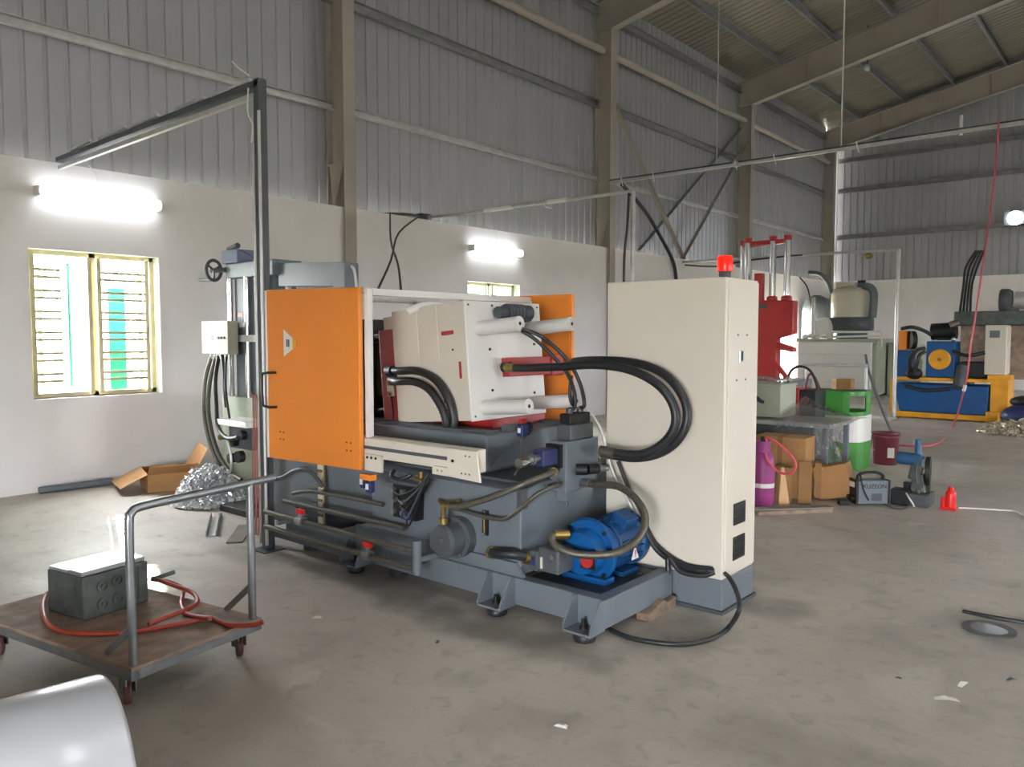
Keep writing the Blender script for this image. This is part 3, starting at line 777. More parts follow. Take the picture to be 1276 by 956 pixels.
part(vm, 'manifold_stand', MB().box((-2.85, 3.8, .6), (-2.77, 4.08, .66)), 'gray')
part(mc, 'signal_cable', MB().tube([(-2.76, 4.05, 1.11), (-2.694, 4.06, 1.004), (-2.651, 4.06, 0.874), (-2.622, 4.08, 0.75), (-2.525, 4.12, 0.567), (-2.445, 4.13, 0.443)], .008, 8, 5), 'galv')
part(mc, 'tank_side_bolt', MB().cyl((-2.84, 3.86, .60), (-2.8, 3.86, .60), .012, 8).cyl((-2.81, 3.86, .56), (-2.81, 3.86, .62), .008, 8), 'chrome')
part(mc, 'side_plate', MB().box((-2.86, 3.44, .60), (-2.83, 3.5, .72)), 'gray_dark')
# hoses round the manifold
h3 = [(-2.745, 3.92, .70), (-2.613, 3.9, 0.708), (-2.449, 3.88, 0.717), (-2.307, 3.85, 0.656), (-2.229, 3.8, 0.571), (-2.231, 3.72, 0.473), (-2.302, 3.62, 0.41), (-2.429, 3.55, 0.389), (-2.54, 3.5, 0.397), (-2.625, 3.48, 0.436), (-2.64, 3.5, 0.476), (-2.6, 3.58, .47)]
h = part(mc, 'return_hose', MB().tube(h3, .022, 12, 6), 'hose_steel')
part(h, 'hose_ferrule', MB().cyl(Vector(h3[0]), Vector(h3[0]) + (Vector(h3[1]) - Vector(h3[0])).normalized() * .07, .027, 12), 'zinc')
part(h, 'hose_elbow', MB().cyl(Vector(h3[-1]), Vector(h3[-2]), .028, 12), 'brass')
h4 = [(-2.87, 3.78, .78), (-2.778, 3.68, 0.796), (-2.815, 3.5, 0.76), (-2.928, 3.42, 0.697), (-3.071, 3.37, 0.634), (-3.194, 3.33, 0.59), (-3.268, 3.31, 0.583)]
h = part(mc, 'suction_hose', MB().tube(h4, .02, 12, 6), 'hose_steel')
part(h, 'hose_ferrule', MB().cyl(Vector(h4[1]), Vector(h4[0]), .025, 12), 'brass')
e1 = Vector(h4[-1])
part(h, 'brass_elbow', MB().tube([e1, e1 + Vector((-.04, -.005, -.005)), e1 + Vector((-.055, -.005, -.04)), e1 + Vector((-.055, 0, -.11))], .016, 10, 4).cyl(e1 + Vector((-.055, 0, -.08)), e1 + Vector((-.055, 0, -.13)), .026, 10), 'brass')
h5 = [(-2.87, 3.74, .69), (-2.688, 3.6, 0.742), (-2.713, 3.46, 0.714), (-2.808, 3.42, 0.625), (-2.896, 3.41, 0.554), (-2.969, 3.41, 0.533), (-3.107, 3.41, 0.531), (-3.271, 3.41, 0.541), (-3.373, 3.41, 0.547)]
part(mc, 'steel_pipe', MB().tube(h5, .013, 10, 5), 'hose_steel')
h6 = [(-3.067, 3.45, 0.308), (-2.968, 3.38, 0.337), (-2.851, 3.4, 0.349), (-2.802, 3.5, 0.317)]
h = part(mc, 'pump_hose', MB().tube(h6, .03, 12, 6), 'rubber')
for a, b in ((0, 1), (3, 2)):
    p = Vector(h6[a]); d = (Vector(h6[b]) - p).normalized()
    part(h, 'hose_nut', MB().cyl(p, p + d * .045, .04, 6).cyl(p, p + d * .07, .032, 12), 'brass')
# --- pump and blue motor
mo = part(mc, 'bell_housing', MB().lathe([(.178, 0), (.186, .012), (.186, .035), (.145, .04), (.14, .13)], (-2.55, 3.70, .36), (0, 1, 0), 36, sharp=True), 'blue')
part(mo, 'housing_front', MB().cyl((-2.55, 3.62, .36), (-2.55, 3.70, .36), .12, 28, r2=.135), 'blue')
part(mo, 'housing_foot', MB().box((-2.70, 3.66, .19), (-2.40, 3.76, .225)), 'blue', .004)
part(mo, 'coupling_window', MB().box((-2.535, 3.612, .285), (-2.44, 3.625, .385)), 'black')
part(mo, 'coupling', MB().cyl((-2.488, 3.6, .335), (-2.488, 3.625, .335), .042, 16), 'red')
for k in range(4):
    t = math.pi / 4 + k * math.pi / 2
    part(mo, 'housing_bolt', MB().cyl((-2.55 + .17 * math.cos(t), 3.70, .36 + .17 * math.sin(t)), (-2.55 + .17 * math.cos(t), 3.685, .36 + .17 * math.sin(t)), .014, 6), 'black')
part(mo, 'motor_body', MB().lathe([(.145, .13), (.15, .14), (.15, .36), (.165, .37), (.165, .43), (.15, .44)], (-2.55, 3.70, .36), (0, 1, 0), 36, sharp=True), 'bluedeep')
for k in range(13):
    t = R(-20 + k * 18)
    a = Vector((math.cos(t), 0, math.sin(t)))
    part(mo, 'cooling_fin', MB().bar(Vector((-2.55, 3.85, .36)) + a * .155, Vector((-2.55, 4.06, .36)) + a * .155, .006, .022, up=a), 'bluedeep')
part(mo, 'terminal_box', MB().box((-2.53, 3.9, .49), (-2.42, 4.03, .56), Matrix.Translation((-2.5, 3.95, .5)) @ Matrix.Rotation(R(25), 4, 'Y') @ Matrix.Translation((2.5, -3.95, -.5))), 'bluedeep', .008)
part(mo, 'motor_foot', MB().box((-2.68, 3.88, .19), (-2.42, 4.05, .215)), 'bluedeep')
tri = part(mo, 'warning_label', MB().prism([(3.92, .285), (4.0, .285), (3.96, .365)], 'x', -2.391, -2.387), 'white')
part(tri, 'label_mark', MB().box((-2.3865, 3.955, .31), (-2.385, 3.965, .34)).box((-2.3865, 3.955, .297), (-2.385, 3.965, .304)), 'redbright')
pu = part(mc, 'oil_pump', MB().box((-2.73, 3.47, .26), (-2.585, 3.62, .40)), 'gray_dark', .012)
part(pu, 'pump_head', MB().box((-2.80, 3.475, .25), (-2.73, 3.57, .37)), 'gray_dark', .01)
part(pu, 'pump_plate', MB().box((-2.785, 3.47, .285), (-2.755, 3.476, .34)), 'navy')
part(pu, 'pump_plate', MB().box((-2.71, 3.465, .28), (-2.695, 3.471, .345)), 'offwhite')
part(pu, 'pump_bolt', MB().cyl((-2.62, 3.47, .36), (-2.62, 3.455, .36), .016, 6), 'zinc')
# --- solenoid valve stack on the tank front
so = part(mc, 'valve_stack', MB().box((-3.86, 3.38, .42), (-3.64, 3.45, .645)), 'black', .006)
for x in (-3.86, -3.77):
    for z in (.46, .53, .60):
        part(so, 'coil_nut', MB().cyl((x + .02, 3.38, z), (x + .02, 3.355, z), .017, 10), 'zinc')
part(so, 'coil_plug', MB().box((-3.75, 3.35, .425), (-3.68, 3.38, .475)), 'navy', .004)
part(so, 'stack_top', MB().box((-3.9, 3.36, .645), (-3.6, 3.45, .665)), 'gray_dark')
for k in range(5):
    a = Vector((-3.83 + .03 * k, 3.36, .60 - .04 * k)); b = Vector((-3.50, 3.33, .72))
    part(so, 'coil_wire', MB().tube([a, a.lerp(b, .35) + Vector((0, -.03, -.05 - .02 * k)), a.lerp(b, .75) + Vector((.03, -.03, -.03)), (-3.32, 3.2, .80)], .006, 6, 5), 'gray_dark' if k % 2 else 'black')
part(mc, 'brass_tee', MB().cyl((-3.62, 3.36, .70), (-3.52, 3.36, .70), .016, 10).cyl((-3.57, 3.36, .66), (-3.57, 3.36, .75), .014, 10), 'brass')
part(mc, 'bed_hose', MB().tube([(-3.82, 3.36, .73), (-3.8, 3.32, .70), (-3.72, 3.32, .69), (-3.66, 3.36, .72)], .014, 8), 'rubber')
part(mc, 'brass_pipe', MB().tube([(-3.45, 3.4, .58), (-3.40, 3.38, .57), (-3.33, 3.38, .58), (-3.27, 3.4, .6)], .014, 8), 'brass')
# limit switches below the door and beside the bed
for x, z in ((-3.855, .69), (-3.80, .665)):
    o = part(mc, 'limit_switch', MB().box((x - .022, 3.12, z - .045), (x + .022, 3.17, z + .03)), 'navy', .012)
    part(o, 'switch_plate', MB().box((x - .012, 3.116, z - .02), (x + .012, 3.121, z + .015)), 'white')
part(mc, 'switch_bracket', MB().box((-3.87, 3.12, .70), (-3.77, 3.17, .735)), 'orange')
o = part(mc, 'limit_switch', MB().box((-3.14, 3.77, .965), (-3.09, 3.84, 1.045)), 'navy', .01)
part(o, 'switch_plate', MB().box((-3.125, 3.765, .99), (-3.105, 3.771, 1.02)), 'white')
part(o, 'switch_wire', MB().tube([(-3.115, 3.79, .965), (-3.09, 3.76, .9), (-3.06, 3.7, .8), (-3.06, 3.64, .72), (-3.06, 3.55, .62)], .008, 8), 'hose_steel')
part(o, 'switch_roller', MB().cyl((-3.115, 3.78, 1.06), (-3.115, 3.83, 1.06), .016, 12), 'red')
part(mc, 'switch_beam', MB().box((-3.2, 3.7, 1.0), (-3.15, 3.95, 1.04)), 'gray_dark')
# tie-bar lubrication hoses
for q in ([(-3.105, 3.78, 1.637), (-3.021, 3.85, 1.598), (-2.916, 3.9, 1.509), (-2.848, 3.95, 1.41), (-2.789, 3.97, 1.283), (-2.757, 3.96, 1.172), (-2.81, 3.99, 1.15)],
          [(-3.122, 3.8, 1.627), (-3.047, 3.85, 1.568), (-2.947, 3.9, 1.464), (-2.864, 3.93, 1.361), (-2.809, 3.93, 1.245), (-2.808, 3.93, 1.156), (-2.81, 3.88, 1.15)],
          [(-3.028, 4.2, 1.335), (-3.04, 4.2, 1.208), (-3.014, 4.2, 1.14), (-3.001, 4.2, 1.22)]):
    part(mc, 'grease_hose', MB().tube(q, .012, 8, 5), 'rubber')
# --- water rack along the front
part(mc, 'water_pipe', MB().tube([(-5.06, 3.2, .2), (-3.44, 3.2, .19)], .02, 10, 0), 'hose_steel')
part(mc, 'water_pipe', MB().tube([(-5.06, 3.2, .31), (-3.44, 3.2, .30)], .018, 10, 0), 'hose_steel')
part(mc, 'water_pipe', MB().tube([(-5.06, 3.36, .36), (-3.75, 3.38, .36)], .018, 10, 0), 'hose_steel')
part(mc, 'water_pipe', MB().tube([(-5.0, 3.4, .42), (-4.75, 3.42, .46), (-4.0, 3.42, .47)], .014, 8, 4), 'hose_steel')
part(mc, 'pipe_riser', MB().cyl((-3.44, 3.2, .165), (-3.44, 3.2, .37), .026, 12), 'gray')
part(mc, 'pipe_bracket', MB().bar((-3.44, 3.2, .25), (-3.44, 3.42, .25), .03, .03).bar((-4.9, 3.2, .25), (-4.9, 3.45, .25), .03, .03), 'gray')
for x, z in ((-3.90, .197), (-4.62, .306)):
    o = part(mc, 'water_valve', MB().cyl((x - .035, 3.2, z), (x + .035, 3.2, z), .032, 12).cyl((x, 3.2, z), (x, 3.2, z + .05), .016, 10), 'zinc')
    part(o, 'valve_handle', MB().box((x - .04, 3.185, z + .05), (x + .04, 3.215, z + .085)), 'redbright', .008)
part(mc, 'drain_hose', MB().tube([(-5.25, 3.36, .50), (-5.1, 3.38, .53), (-4.95, 3.4, .60), (-4.8, 3.42, .60), (-4.7, 3.45, .5)], .016, 8), 'gray_dark')
# rusty angle left under the end of the frame
part(mc, 'rusty_packing', MB().prism([(3.78, 0), (4.1, 0), (4.1, .07), (4.0, .06), (3.95, .085), (3.86, .06), (3.78, .045)], 'x', -2.27, -2.19), 'rust', .004)

# ================================================================== control cabinet
cb = thing('control_cabinet', (-2.33, 4.37, 0), 'tall off white control cabinet with grey plinth and red beacon', 'cabinet')
part(cb, 'plinth', MB().box((-2.72, 4.16, .02), (-1.935, 4.595, .2)), 'gray', .004)
part(cb, 'plinth_skirt', MB().box((-2.73, 4.145, 0), (-1.92, 4.61, .02)), 'gray_dark')
part(cb, 'cabinet_body', MB().box((-2.724, 4.156, .2), (-1.935, 4.59, 1.924)), 'offwhite', .006)
part(cb, 'cabinet_door', MB().box((-1.935, 4.185, .215), (-1.928, 4.585, 1.91)), 'offwhite', .002)
for z0, z1 in ((.495, .622), (.288, .425)):
    v = part(cb, 'vent', MB().box((-1.929, 4.28, z0), (-1.921, 4.435, z1)), 'black', .002)
    for k in range(7): part(v, 'louvre', MB().box((-1.921, 4.285 , z0 + .012 + k * .016), (-1.918, 4.43, z0 + .018 + k * .016)), 'black')
lk = part(cb, 'door_lock', MB().box((-1.929, 4.32, 1.44), (-1.921, 4.375, 1.51)), 'iron_bright', .003)
part(lk, 'lock_key', MB().box((-1.921, 4.34, 1.45), (-1.917, 4.355, 1.505)), 'black')
for y, z in ((4.30, 1.60), (4.42, 1.60), (4.29, 1.34), (4.41, 1.34)): part(cb, 'door_screw', MB().cyl((-1.929, y, z), (-1.922, y, z), .006, 8), 'zinc')
be = part(cb, 'beacon', MB().lathe([(.034, 0), (.034, .035), (.04, .04)], (-2.0, 4.27, 1.924), n=20), 'gray_dark', label='red warning beacon')
part(be, 'beacon_lens', MB().lathe([(.042, .04), (.044, .05), (.044, .115), (.038, .128), (.0, .13)], (-2.0, 4.27, 1.924), n=24), 'beacon')
for q, r in (([(-2.4, 4.1, .5), (-2.427, 4.1, 0.476), (-2.338, 4.12, 0.316), (-2.193, 4.12, 0.251), (-2.064, 4.12, 0.242), (-1.974, 4.14, 0.255)], .014),
             ([(-2.601, 4.1, 0.824), (-2.513, 4.1, 0.651), (-2.439, 4.12, 0.52), (-2.36, 4.13, 0.359), (-2.172, 4.13, 0.262), (-1.984, 4.14, 0.263)], .012),
             ([(-2.35, 3.95, .2), (-2.364, 4, 0.178), (-2.249, 4.08, 0.182), (-2.245, 4.1, 0.289), (-2.166, 4.1, 0.222), (-2.038, 4.12, 0.219), (-1.974, 4.14, 0.246)], .016)):
    part(cb, 'power_cable', MB().tube(q, r, 8, 5), 'rubber')
part(cb, 'cable_gland', MB().cyl((-2.02, 4.16, .235), (-2.02, 4.115, .235), .026, 12), 'black')
q = [(-1.92, 4.17, .24), (-1.86, 4.10, .24), (-1.774, 4, 0.207), (-1.693, 3.85, 0.169), (-1.798, 3.929, 0.013), (-1.814, 3.725, 0.013), (-1.9, 3.582, 0.013), (-2.07, 3.509, 0.013), (-2.22, 3.513, 0.013), (-2.45, 3.6, .013)]
single('power_lead', (-1.9, 4.0, 0), MB().tube(q, .013, 10, 6), 'rubber', 'black power lead looping from the cabinet over the floor', 'cable')

# ================================================================== post and cable run by the machine
po = thing('cable_post', (-5.13, 3.27, 0), 'tall dark steel post carrying a cable arm to the left wall', 'post')
part(po, 'post', MB().box((-5.165, 3.235, .008), (-5.095, 3.305, 3.44)), 'gray_dark', .008)
part(po, 'conduit', MB().cyl((-5.185, 3.245, .05), (-5.185, 3.245, 3.2), .014, 10), 'galv')
part(po, 'conduit', MB().cyl((-5.08, 3.225, .05), (-5.08, 3.225, 3.2), .012, 10), 'galv')
part(po, 'foot_plate', MB().box((-5.22, 3.18, 0), (-5.04, 3.36, .008)), 'gray_dark')
part(po, 'arm', MB().bar((-5.1, 3.27, 3.335), (-8.78, 3.27, 3.30), .035, .035), 'galv')
part(po, 'cable_tray', MB().bar((-5.1, 3.27, 3.405), (-8.78, 3.27, 3.375), .07, .045), 'gray_dark')
for a, b in ((5.2, 5.75), (5.85, 6.3), (6.6, 7.1), (7.2, 7.75), (7.95, 8.4)):
    part(po, 'tray_cover', MB().bar((-a, 3.24, 3.44), (-b, 3.24, 3.43 - .004 * (b - 5)), .03, .02), 'galv')
part(po, 'loose_wire', MB().tube([(-5.15, 3.2, 3.45), (-5.2, 3.15, 3.5), (-5.24, 3.12, 3.55)], .006, 6), 'white')
part(po, 'loose_wire', MB().tube([(-5.2, 3.22, 3.38), (-5.18, 3.2, 3.2), (-5.12, 3.2, 3.1), (-5.14, 3.2, 2.98)], .006, 6), 'white')
for k in range(4):
    x = -5.175 + .02 * k
    part(po, 'red_wire', MB().tube([(x - .02, 3.19, .12), (x + .01 * (k % 2), 3.18, .4), (x - .012, 3.185, .62), (x + .012, 3.18, .85), (x, 3.19, 1.02), (x + .03, 3.17, 1.16), (x + .09, 3.12, 1.2 - .02 * k)], .004, 6), 'redwire')

# ================================================================== ladling arm behind the machine
la = thing('ladling_machine', (-7.35, 4.6, 0), 'tall grey ladling machine with handwheel and long horizontal arm', 'machine')
part(la, 'column', MB().box((-7.60, 4.5, .95), (-6.86, 4.75, 2.19)), 'gray', .006)
part(la, 'head', MB().box((-7.68, 4.44, 2.19), (-6.80, 4.78, 2.345)), 'gray', .012)
for x in (-7.64, -7.32, -6.95): part(la, 'guide_rod', MB().cyl((x, 4.47, .95), (x, 4.47, 2.2), .028, 14), 'chrome')
part(la, 'clamp_band', MB().box((-7.5, 4.435, 1.53), (-6.86, 4.445, 1.6)), 'white')
for k in range(3): part(la, 'band_bolt', MB().cyl((-7.06 + .06 * k, 4.435, 1.565), (-7.06 + .06 * k, 4.42, 1.565), .012, 8), 'black')
part(la, 'arm_beam', MB().prism([(-6.80, 2.08), (-5.93, 2.045), (-5.93, 1.99), (-5.76, 1.99), (-5.76, 2.255), (-6.80, 2.31)], 'y', 4.5, 4.66), 'gray', .006)
part(la, 'arm_strut', MB().cyl((-6.75, 4.58, 1.9), (-6.75, 4.58, 2.1), .03, 10), 'galv')
part(la, 'arm_cable', MB().tube([(-5.76, 4.58, 2.22), (-5.7, 4.56, 2.18), (-5.66, 4.55, 2.05), (-5.65, 4.55, 1.9)], .014, 8), 'white')
part(la, 'gear_box', MB().box((-7.72, 4.42, 2.345), (-7.40, 4.62, 2.48)), 'gearblue', .01)
part(la, 'gear_motor', MB().cyl((-7.70, 4.5, 2.50), (-7.52, 4.5, 2.53), .03, 12).cyl((-7.62, 4.5, 2.47), (-7.62, 4.5, 2.53), .02, 10), 'gray_dark')
hw = part(la, 'handwheel', MB(), 'gray_dark')
bpy.data.objects.remove(hw)
rim = [(-7.80, 4.38 + .085 * math.cos(t * math.pi / 12), 2.28 + .105 * math.sin(t * math.pi / 12)) for t in range(25)]
hw = part(la, 'handwheel', MB().tube(rim, .018, 8, 0), 'gray_dark')
for k in range(3):
    t = k * 2.094 + .5
    part(hw, 'spoke', MB().bar((-7.80, 4.38, 2.28), (-7.80, 4.38 + .08 * math.cos(t), 2.28 + .1 * math.sin(t)), .02, .02), 'gray_dark')
part(hw, 'hub', MB().cyl((-7.84, 4.38, 2.28), (-7.66, 4.44, 2.28), .026, 12), 'gray_dark')
part(hw, 'crank_grip', MB().cyl((-7.78, 4.36, 2.18), (-8.02, 4.34, 2.19), .018, 10), 'gray_dark')
part(la, 'top_wire', MB().tube([(-7.42, 4.45, 2.47), (-7.3, 4.45, 2.44), (-7.18, 4.45, 2.38), (-7.1, 4.45, 2.34)], .005, 6), 'black')
for x, z, mt in ((-7.5, 1.81, 'redbright'), (-7.5, 1.75, 'gray_dark'), (-7.47, 1.70, 'paper')):
    part(la, 'sticker', MB().box((x - .05, 4.496, z - .022), (x + .05, 4.4995, z + .022)), mt)
cbx = part(la, 'switch_box', MB().box((-7.90, 4.28, 1.40), (-7.38, 4.40, 1.745)), 'boxgrey', .008)
part(cbx, 'box_label', MB().box((-7.70, 4.2775, 1.545), (-7.655, 4.28, 1.60)), 'gray')
for k in range(3): part(cbx, 'push_button', MB().cyl((-7.55 + .055 * k, 4.28, 1.57), (-7.55 + .055 * k, 4.265, 1.57), .014, 10), ('gray_dark', 'rust', 'gray_dark')[k])
part(cbx, 'box_arm', MB().box((-7.66, 4.40, 1.5), (-7.6, 4.5, 1.6)), 'gray')
part(la, 'lower_cabinet', MB().box((-7.90, 4.5, .02), (-6.86, 5.1, .95)), 'olive', .008)
part(la, 'drip_tray', MB().box((-7.56, 4.22, .68), (-6.98, 4.5, .74)), 'white', .008)
part(la, 'drive_unit', MB().box((-7.4, 4.28, .45), (-6.98, 4.5, .68)), 'gray_dark', .01)
for x, z, r in ((-7.1, .6, .05), (-7.25, .52, .045), (-7.15, .38, .06), (-7.3, .35, .05)):
    part(la, 'drive_pulley', MB().cyl((x, 4.28, z), (x, 4.22, z), r, 16), 'black')
part(la, 'brass_valve', MB().cyl((-7.84, 4.5, .5), (-7.84, 4.42, .5), .03, 10), 'brass')
for k, (q, r) in enumerate((([(-7.78, 4.34, 1.4), (-7.83, 4.28, 1.15), (-7.82, 4.25, .8), (-7.66, 4.22, .48), (-7.4, 4.2, .22), (-7.2, 4.2, .12)], .026),
             ([(-7.71, 4.34, 1.4), (-7.74, 4.27, 1.1), (-7.74, 4.25, .78), (-7.56, 4.22, .45), (-7.3, 4.2, .24), (-7.05, 4.2, .16)], .024),
             ([(-7.66, 4.34, 1.4), (-7.62, 4.27, 1.15), (-7.58, 4.25, .9), (-7.5, 4.22, .66), (-7.3, 4.2, .56), (-7.1, 4.2, .58)], .022),
             ([(-7.6, 4.34, 1.4), (-7.5, 4.3, 1.2), (-7.46, 4.28, 1.0), (-7.42, 4.27, .86)], .018),
             ([(-7.52, 4.34, 1.4), (-7.44, 4.28, 1.05), (-7.36, 4.27, .75)], .012))):
    o = part(la, 'flexible_conduit', MB().tube(q, r, 10, 6), 'hose_steel' if k < 2 else 'rubber')
    part(o, 'gland', MB().cyl(Vector(q[0]) + Vector((0, 0, .005)), Vector(q[0]) + Vector((0, 0, -.05)), r + .006, 10), 'galv')
part(la, 'loop_cable', MB().tube([(-7.3, 4.2, .55), (-7.2, 4.18, .42), (-7.2, 4.18, .25), (-7.32, 4.18, .16), (-7.5, 4.2, .2)], .012, 8), 'white')
part(la, 'base_plate', MB().box((-7.9, 4.2, 0), (-6.8, 5.1, .02)), 'gray_dark')
part(la, 'nipple_pipe', MB().cyl((-7.02, 4.4, .78), (-7.02, 4.4, 1.12), .014, 8), 'brass')

# ================================================================== trolley
tr = thing('platform_trolley', (-3.30, 1.44, 0), 'steel push trolley with worn plywood deck and tube handle', 'trolley', local=True, rotz=math.atan2(-.166, -.986))
# local frame: x along the deck away from the handle, y negative across it
def ty(v): return -v
L, Wd = 1.3, .70
part(tr, 'deck_board', MB().box((.0, -Wd, .185), (L, 0, .203)), 'ply', .002)
for a, b in (((0, -.02, .165), (L, -.02, .165)), ((0, -Wd + .02, .165), (L, -Wd + .02, .165)), ((.02, -.02, .165), (.02, -Wd + .02, .165)), ((L - .02, -.02, .165), (L - .02, -Wd + .02, .165)), ((.65, -.02, .165), (.65, -Wd + .02, .165))):
    part(tr, 'deck_frame', MB().bar(a, b, .04, .04), 'zinc')
hp = [(.03, -.03, .18), (.03, -.03, .5), (.03, -.03, .80), (.03, -.045, .855), (.03, -.10, .872), (.03, -.35, .875), (.03, -.67, .878), (.03, -.82, .88)]
part(tr, 'push_handle', MB().tube(hp, .019, 12, 5), 'zinc')
part(tr, 'handle_post', MB().cyl((.03, -Wd + .03, .18), (.03, -Wd + .03, .875), .019, 12), 'zinc')
for v in (-.03, -Wd + .03): part(tr, 'brace', MB().bar((.04, v, .36), (.24, v - .01, .20), .03, .008, up=(0, 1, 0)), 'zinc')
for u, v in ((.12, -.06), (.12, -Wd + .04), (L - .14, -.06), (L - .14, -Wd + .06)):
    c = part(tr, 'caster', MB().box((u - .04, v - .035, .135), (u + .04, v + .035, .145)).box((u - .025, v - .026, .05), (u + .025, v - .02, .14)).box((u - .025, v + .02, .05), (u + .025, v + .026, .14)), 'zinc')
    part(c, 'caster_wheel', MB().lathe([(.02, -.016), (.046, -.016), (.05, -.01), (.05, .01), (.046, .016), (.02, .016)], (u, v, .05), (-.563, -.818, 0), 20, sharp=True), 'caster')
# die block lying on the deck
db = thing('die_block', (-4.022, 1.538, 0.204), 'heavy dark steel die block lying on the trolley', 'block', local=True, rotz=math.atan2(-.166, -.986))
part(db, 'block_body', MB().box((0, -.35, 0), (.31, 0, .215)), 'iron', .008)
part(db, 'block_plate', MB().box((.02, -.345, .215), (.13, -.005, .238)).box((.14, -.345, .215), (.30, -.005, .232)), 'iron_bright', .004)
part(db, 'block_step', MB().box((-.006, -.34, .02), (0, -.29, .2)), 'iron')
for v, z in ((-.10, .15), (-.10, .06), (-.18, .16), (-.18, .065)):
    part(db, 'boss_ring', MB().ring((0, v, z), (-.008, v, z), .032, .02, 20), 'iron')
    part(db, 'boss_pin', MB().cyl((0, v, z), (-.006, v, z), .009, 10), 'iron')
for u, z in ((.08, .15), (.16, .06), (.24, .15)): part(db, 'side_hole', MB().cyl((u, 0, z), (u, .004, z), .016, 12), 'gray_dark')
# red air hose coiled round it
hq = [(-4.556, 1.615, 0.24), (-4.536, 1.552, 0.225), (-4.351, 1.468, 0.216), (-4.097, 1.405, 0.216), (-3.927, 1.413, 0.216), (-3.782, 1.497, 0.216), (-3.683, 1.619, 0.216), (-3.628, 1.745, 0.216), (-3.592, 1.886, 0.216), (-3.572, 1.946, 0.216), (-3.414, 1.952, 0.216), (-3.326, 2.026, 0.216), (-3.292, 2.061, 0.23)]
hq2 = [(-4.322, 2.013, 0.24), (-4.239, 2.068, 0.23), (-4.092, 2.075, 0.218), (-3.876, 1.955, 0.218), (-3.688, 1.891, 0.22), (-3.5, 1.906, 0.24)]
hq3 = [(-4.283, 2, 0.26), (-4.078, 2.033, 0.245), (-3.939, 2.05, 0.235), (-3.802, 2.003, 0.23), (-3.742, 1.928, 0.23), (-3.717, 1.809, 0.228), (-3.707, 1.705, 0.22)]
rh = thing('red_air_hose', (-3.715, 1.633, 0.204), 'red rubber hose coiled round the die block on the trolley', 'hose')
for q in (hq, hq2, hq3): part(rh, 'hose_loop', MB().tube(q, .0115, 10, 6), 'redhose')
part(rh, 'hose_nozzle', MB().cyl((-4.255, 1.986, 0.26), (-4.26, 2.112, 0.27), .012, 10), 'iron')

# ================================================================== foreground roll
ax = Vector((.139, .99, 0)); e = Vector((-2.437, .995, .284))
pr2 = [(.278, -1.25), (.28, -1.25), (.28, -.012), (.277, 0), (.272, 0), (.27, -.01), (.27, -1.25)]
single('plastic_pipe', (-2.5, .5, 0), MB().lathe(pr2, e, ax, 56), 'plastic_white', 'big white plastic pipe lying in the near left corner', 'pipe')

# ================================================================== left floor clutter
bx = thing('open_carton', (-8.12, 3.98, 0), 'open cardboard carton with flaps spread near the left wall', 'box', local=True, rotz=R(-18)); bx.scale = (1.15, 1.15, 1.15)
for a, b in (((-.26, -.2, .0), (.26, -.194, .16)), ((-.26, .194, .0), (.26, .2, .16)), ((-.26, -.2, .0), (-.254, .2, .16)), ((.254, -.2, .0), (.26, .2, .16))): part(bx, 'carton_side', MB().box(a, b), 'cardboard')
part(bx, 'carton_bottom', MB().box((-.26, -.2, 0), (.26, .2, .005)), 'cardboard')
part(bx, 'carton_flap', MB().add([(-.26, -.2, .16), (.26, -.2, .16), (.28, -.42, .06), (-.3, -.44, .04), (-.26, -.196, .166), (.26, -.196, .166), (.28, -.416, .066), (-.3, -.436, .046)], [(0, 1, 2, 3), (4, 7, 6, 5), (0, 4, 5, 1), (1, 5, 6, 2), (2, 6, 7, 3), (3, 7, 4, 0)]), 'cardboard')
part(bx, 'carton_flap', MB().add([(-.26, .2, .16), (.26, .2, .16), (.3, .3, .36), (-.1, .3, .38), (-.26, .206, .16), (.26, .206, .16), (.3, .306, .36), (-.1, .306, .38)], [(0, 1, 2, 3), (4, 7, 6, 5), (0, 4, 5, 1), (1, 5, 6, 2), (2, 6, 7, 3), (3, 7, 4, 0)]), 'cardboard')
part(bx, 'carton_flap', MB().add([(.26, -.2, .16), (.26, .2, .16), (.42, .2, .25), (.42, -.2, .25), (.26, -.2, .166), (.26, .2, .166), (.42, .2, .256), (.42, -.2, .256)], [(0, 1, 2, 3), (4, 7, 6, 5), (0, 4, 5, 1), (1, 5, 6, 2), (2, 6, 7, 3), (3, 7, 4, 0)]), 'cardboard')
gp = thing('grey_pipe', (-8.62, 3.35, 0), 'short grey plastic pipe lying along the left wall', 'pipe')
part(gp, 'pipe_body', MB().cyl((-8.72, 2.95, .035), (-8.68, 3.6, .035), .035, 14), 'gray')
part(gp, 'pipe_socket', MB().cyl((-8.68, 3.5, .035), (-8.672, 3.65, .035), .04, 14), 'gray')
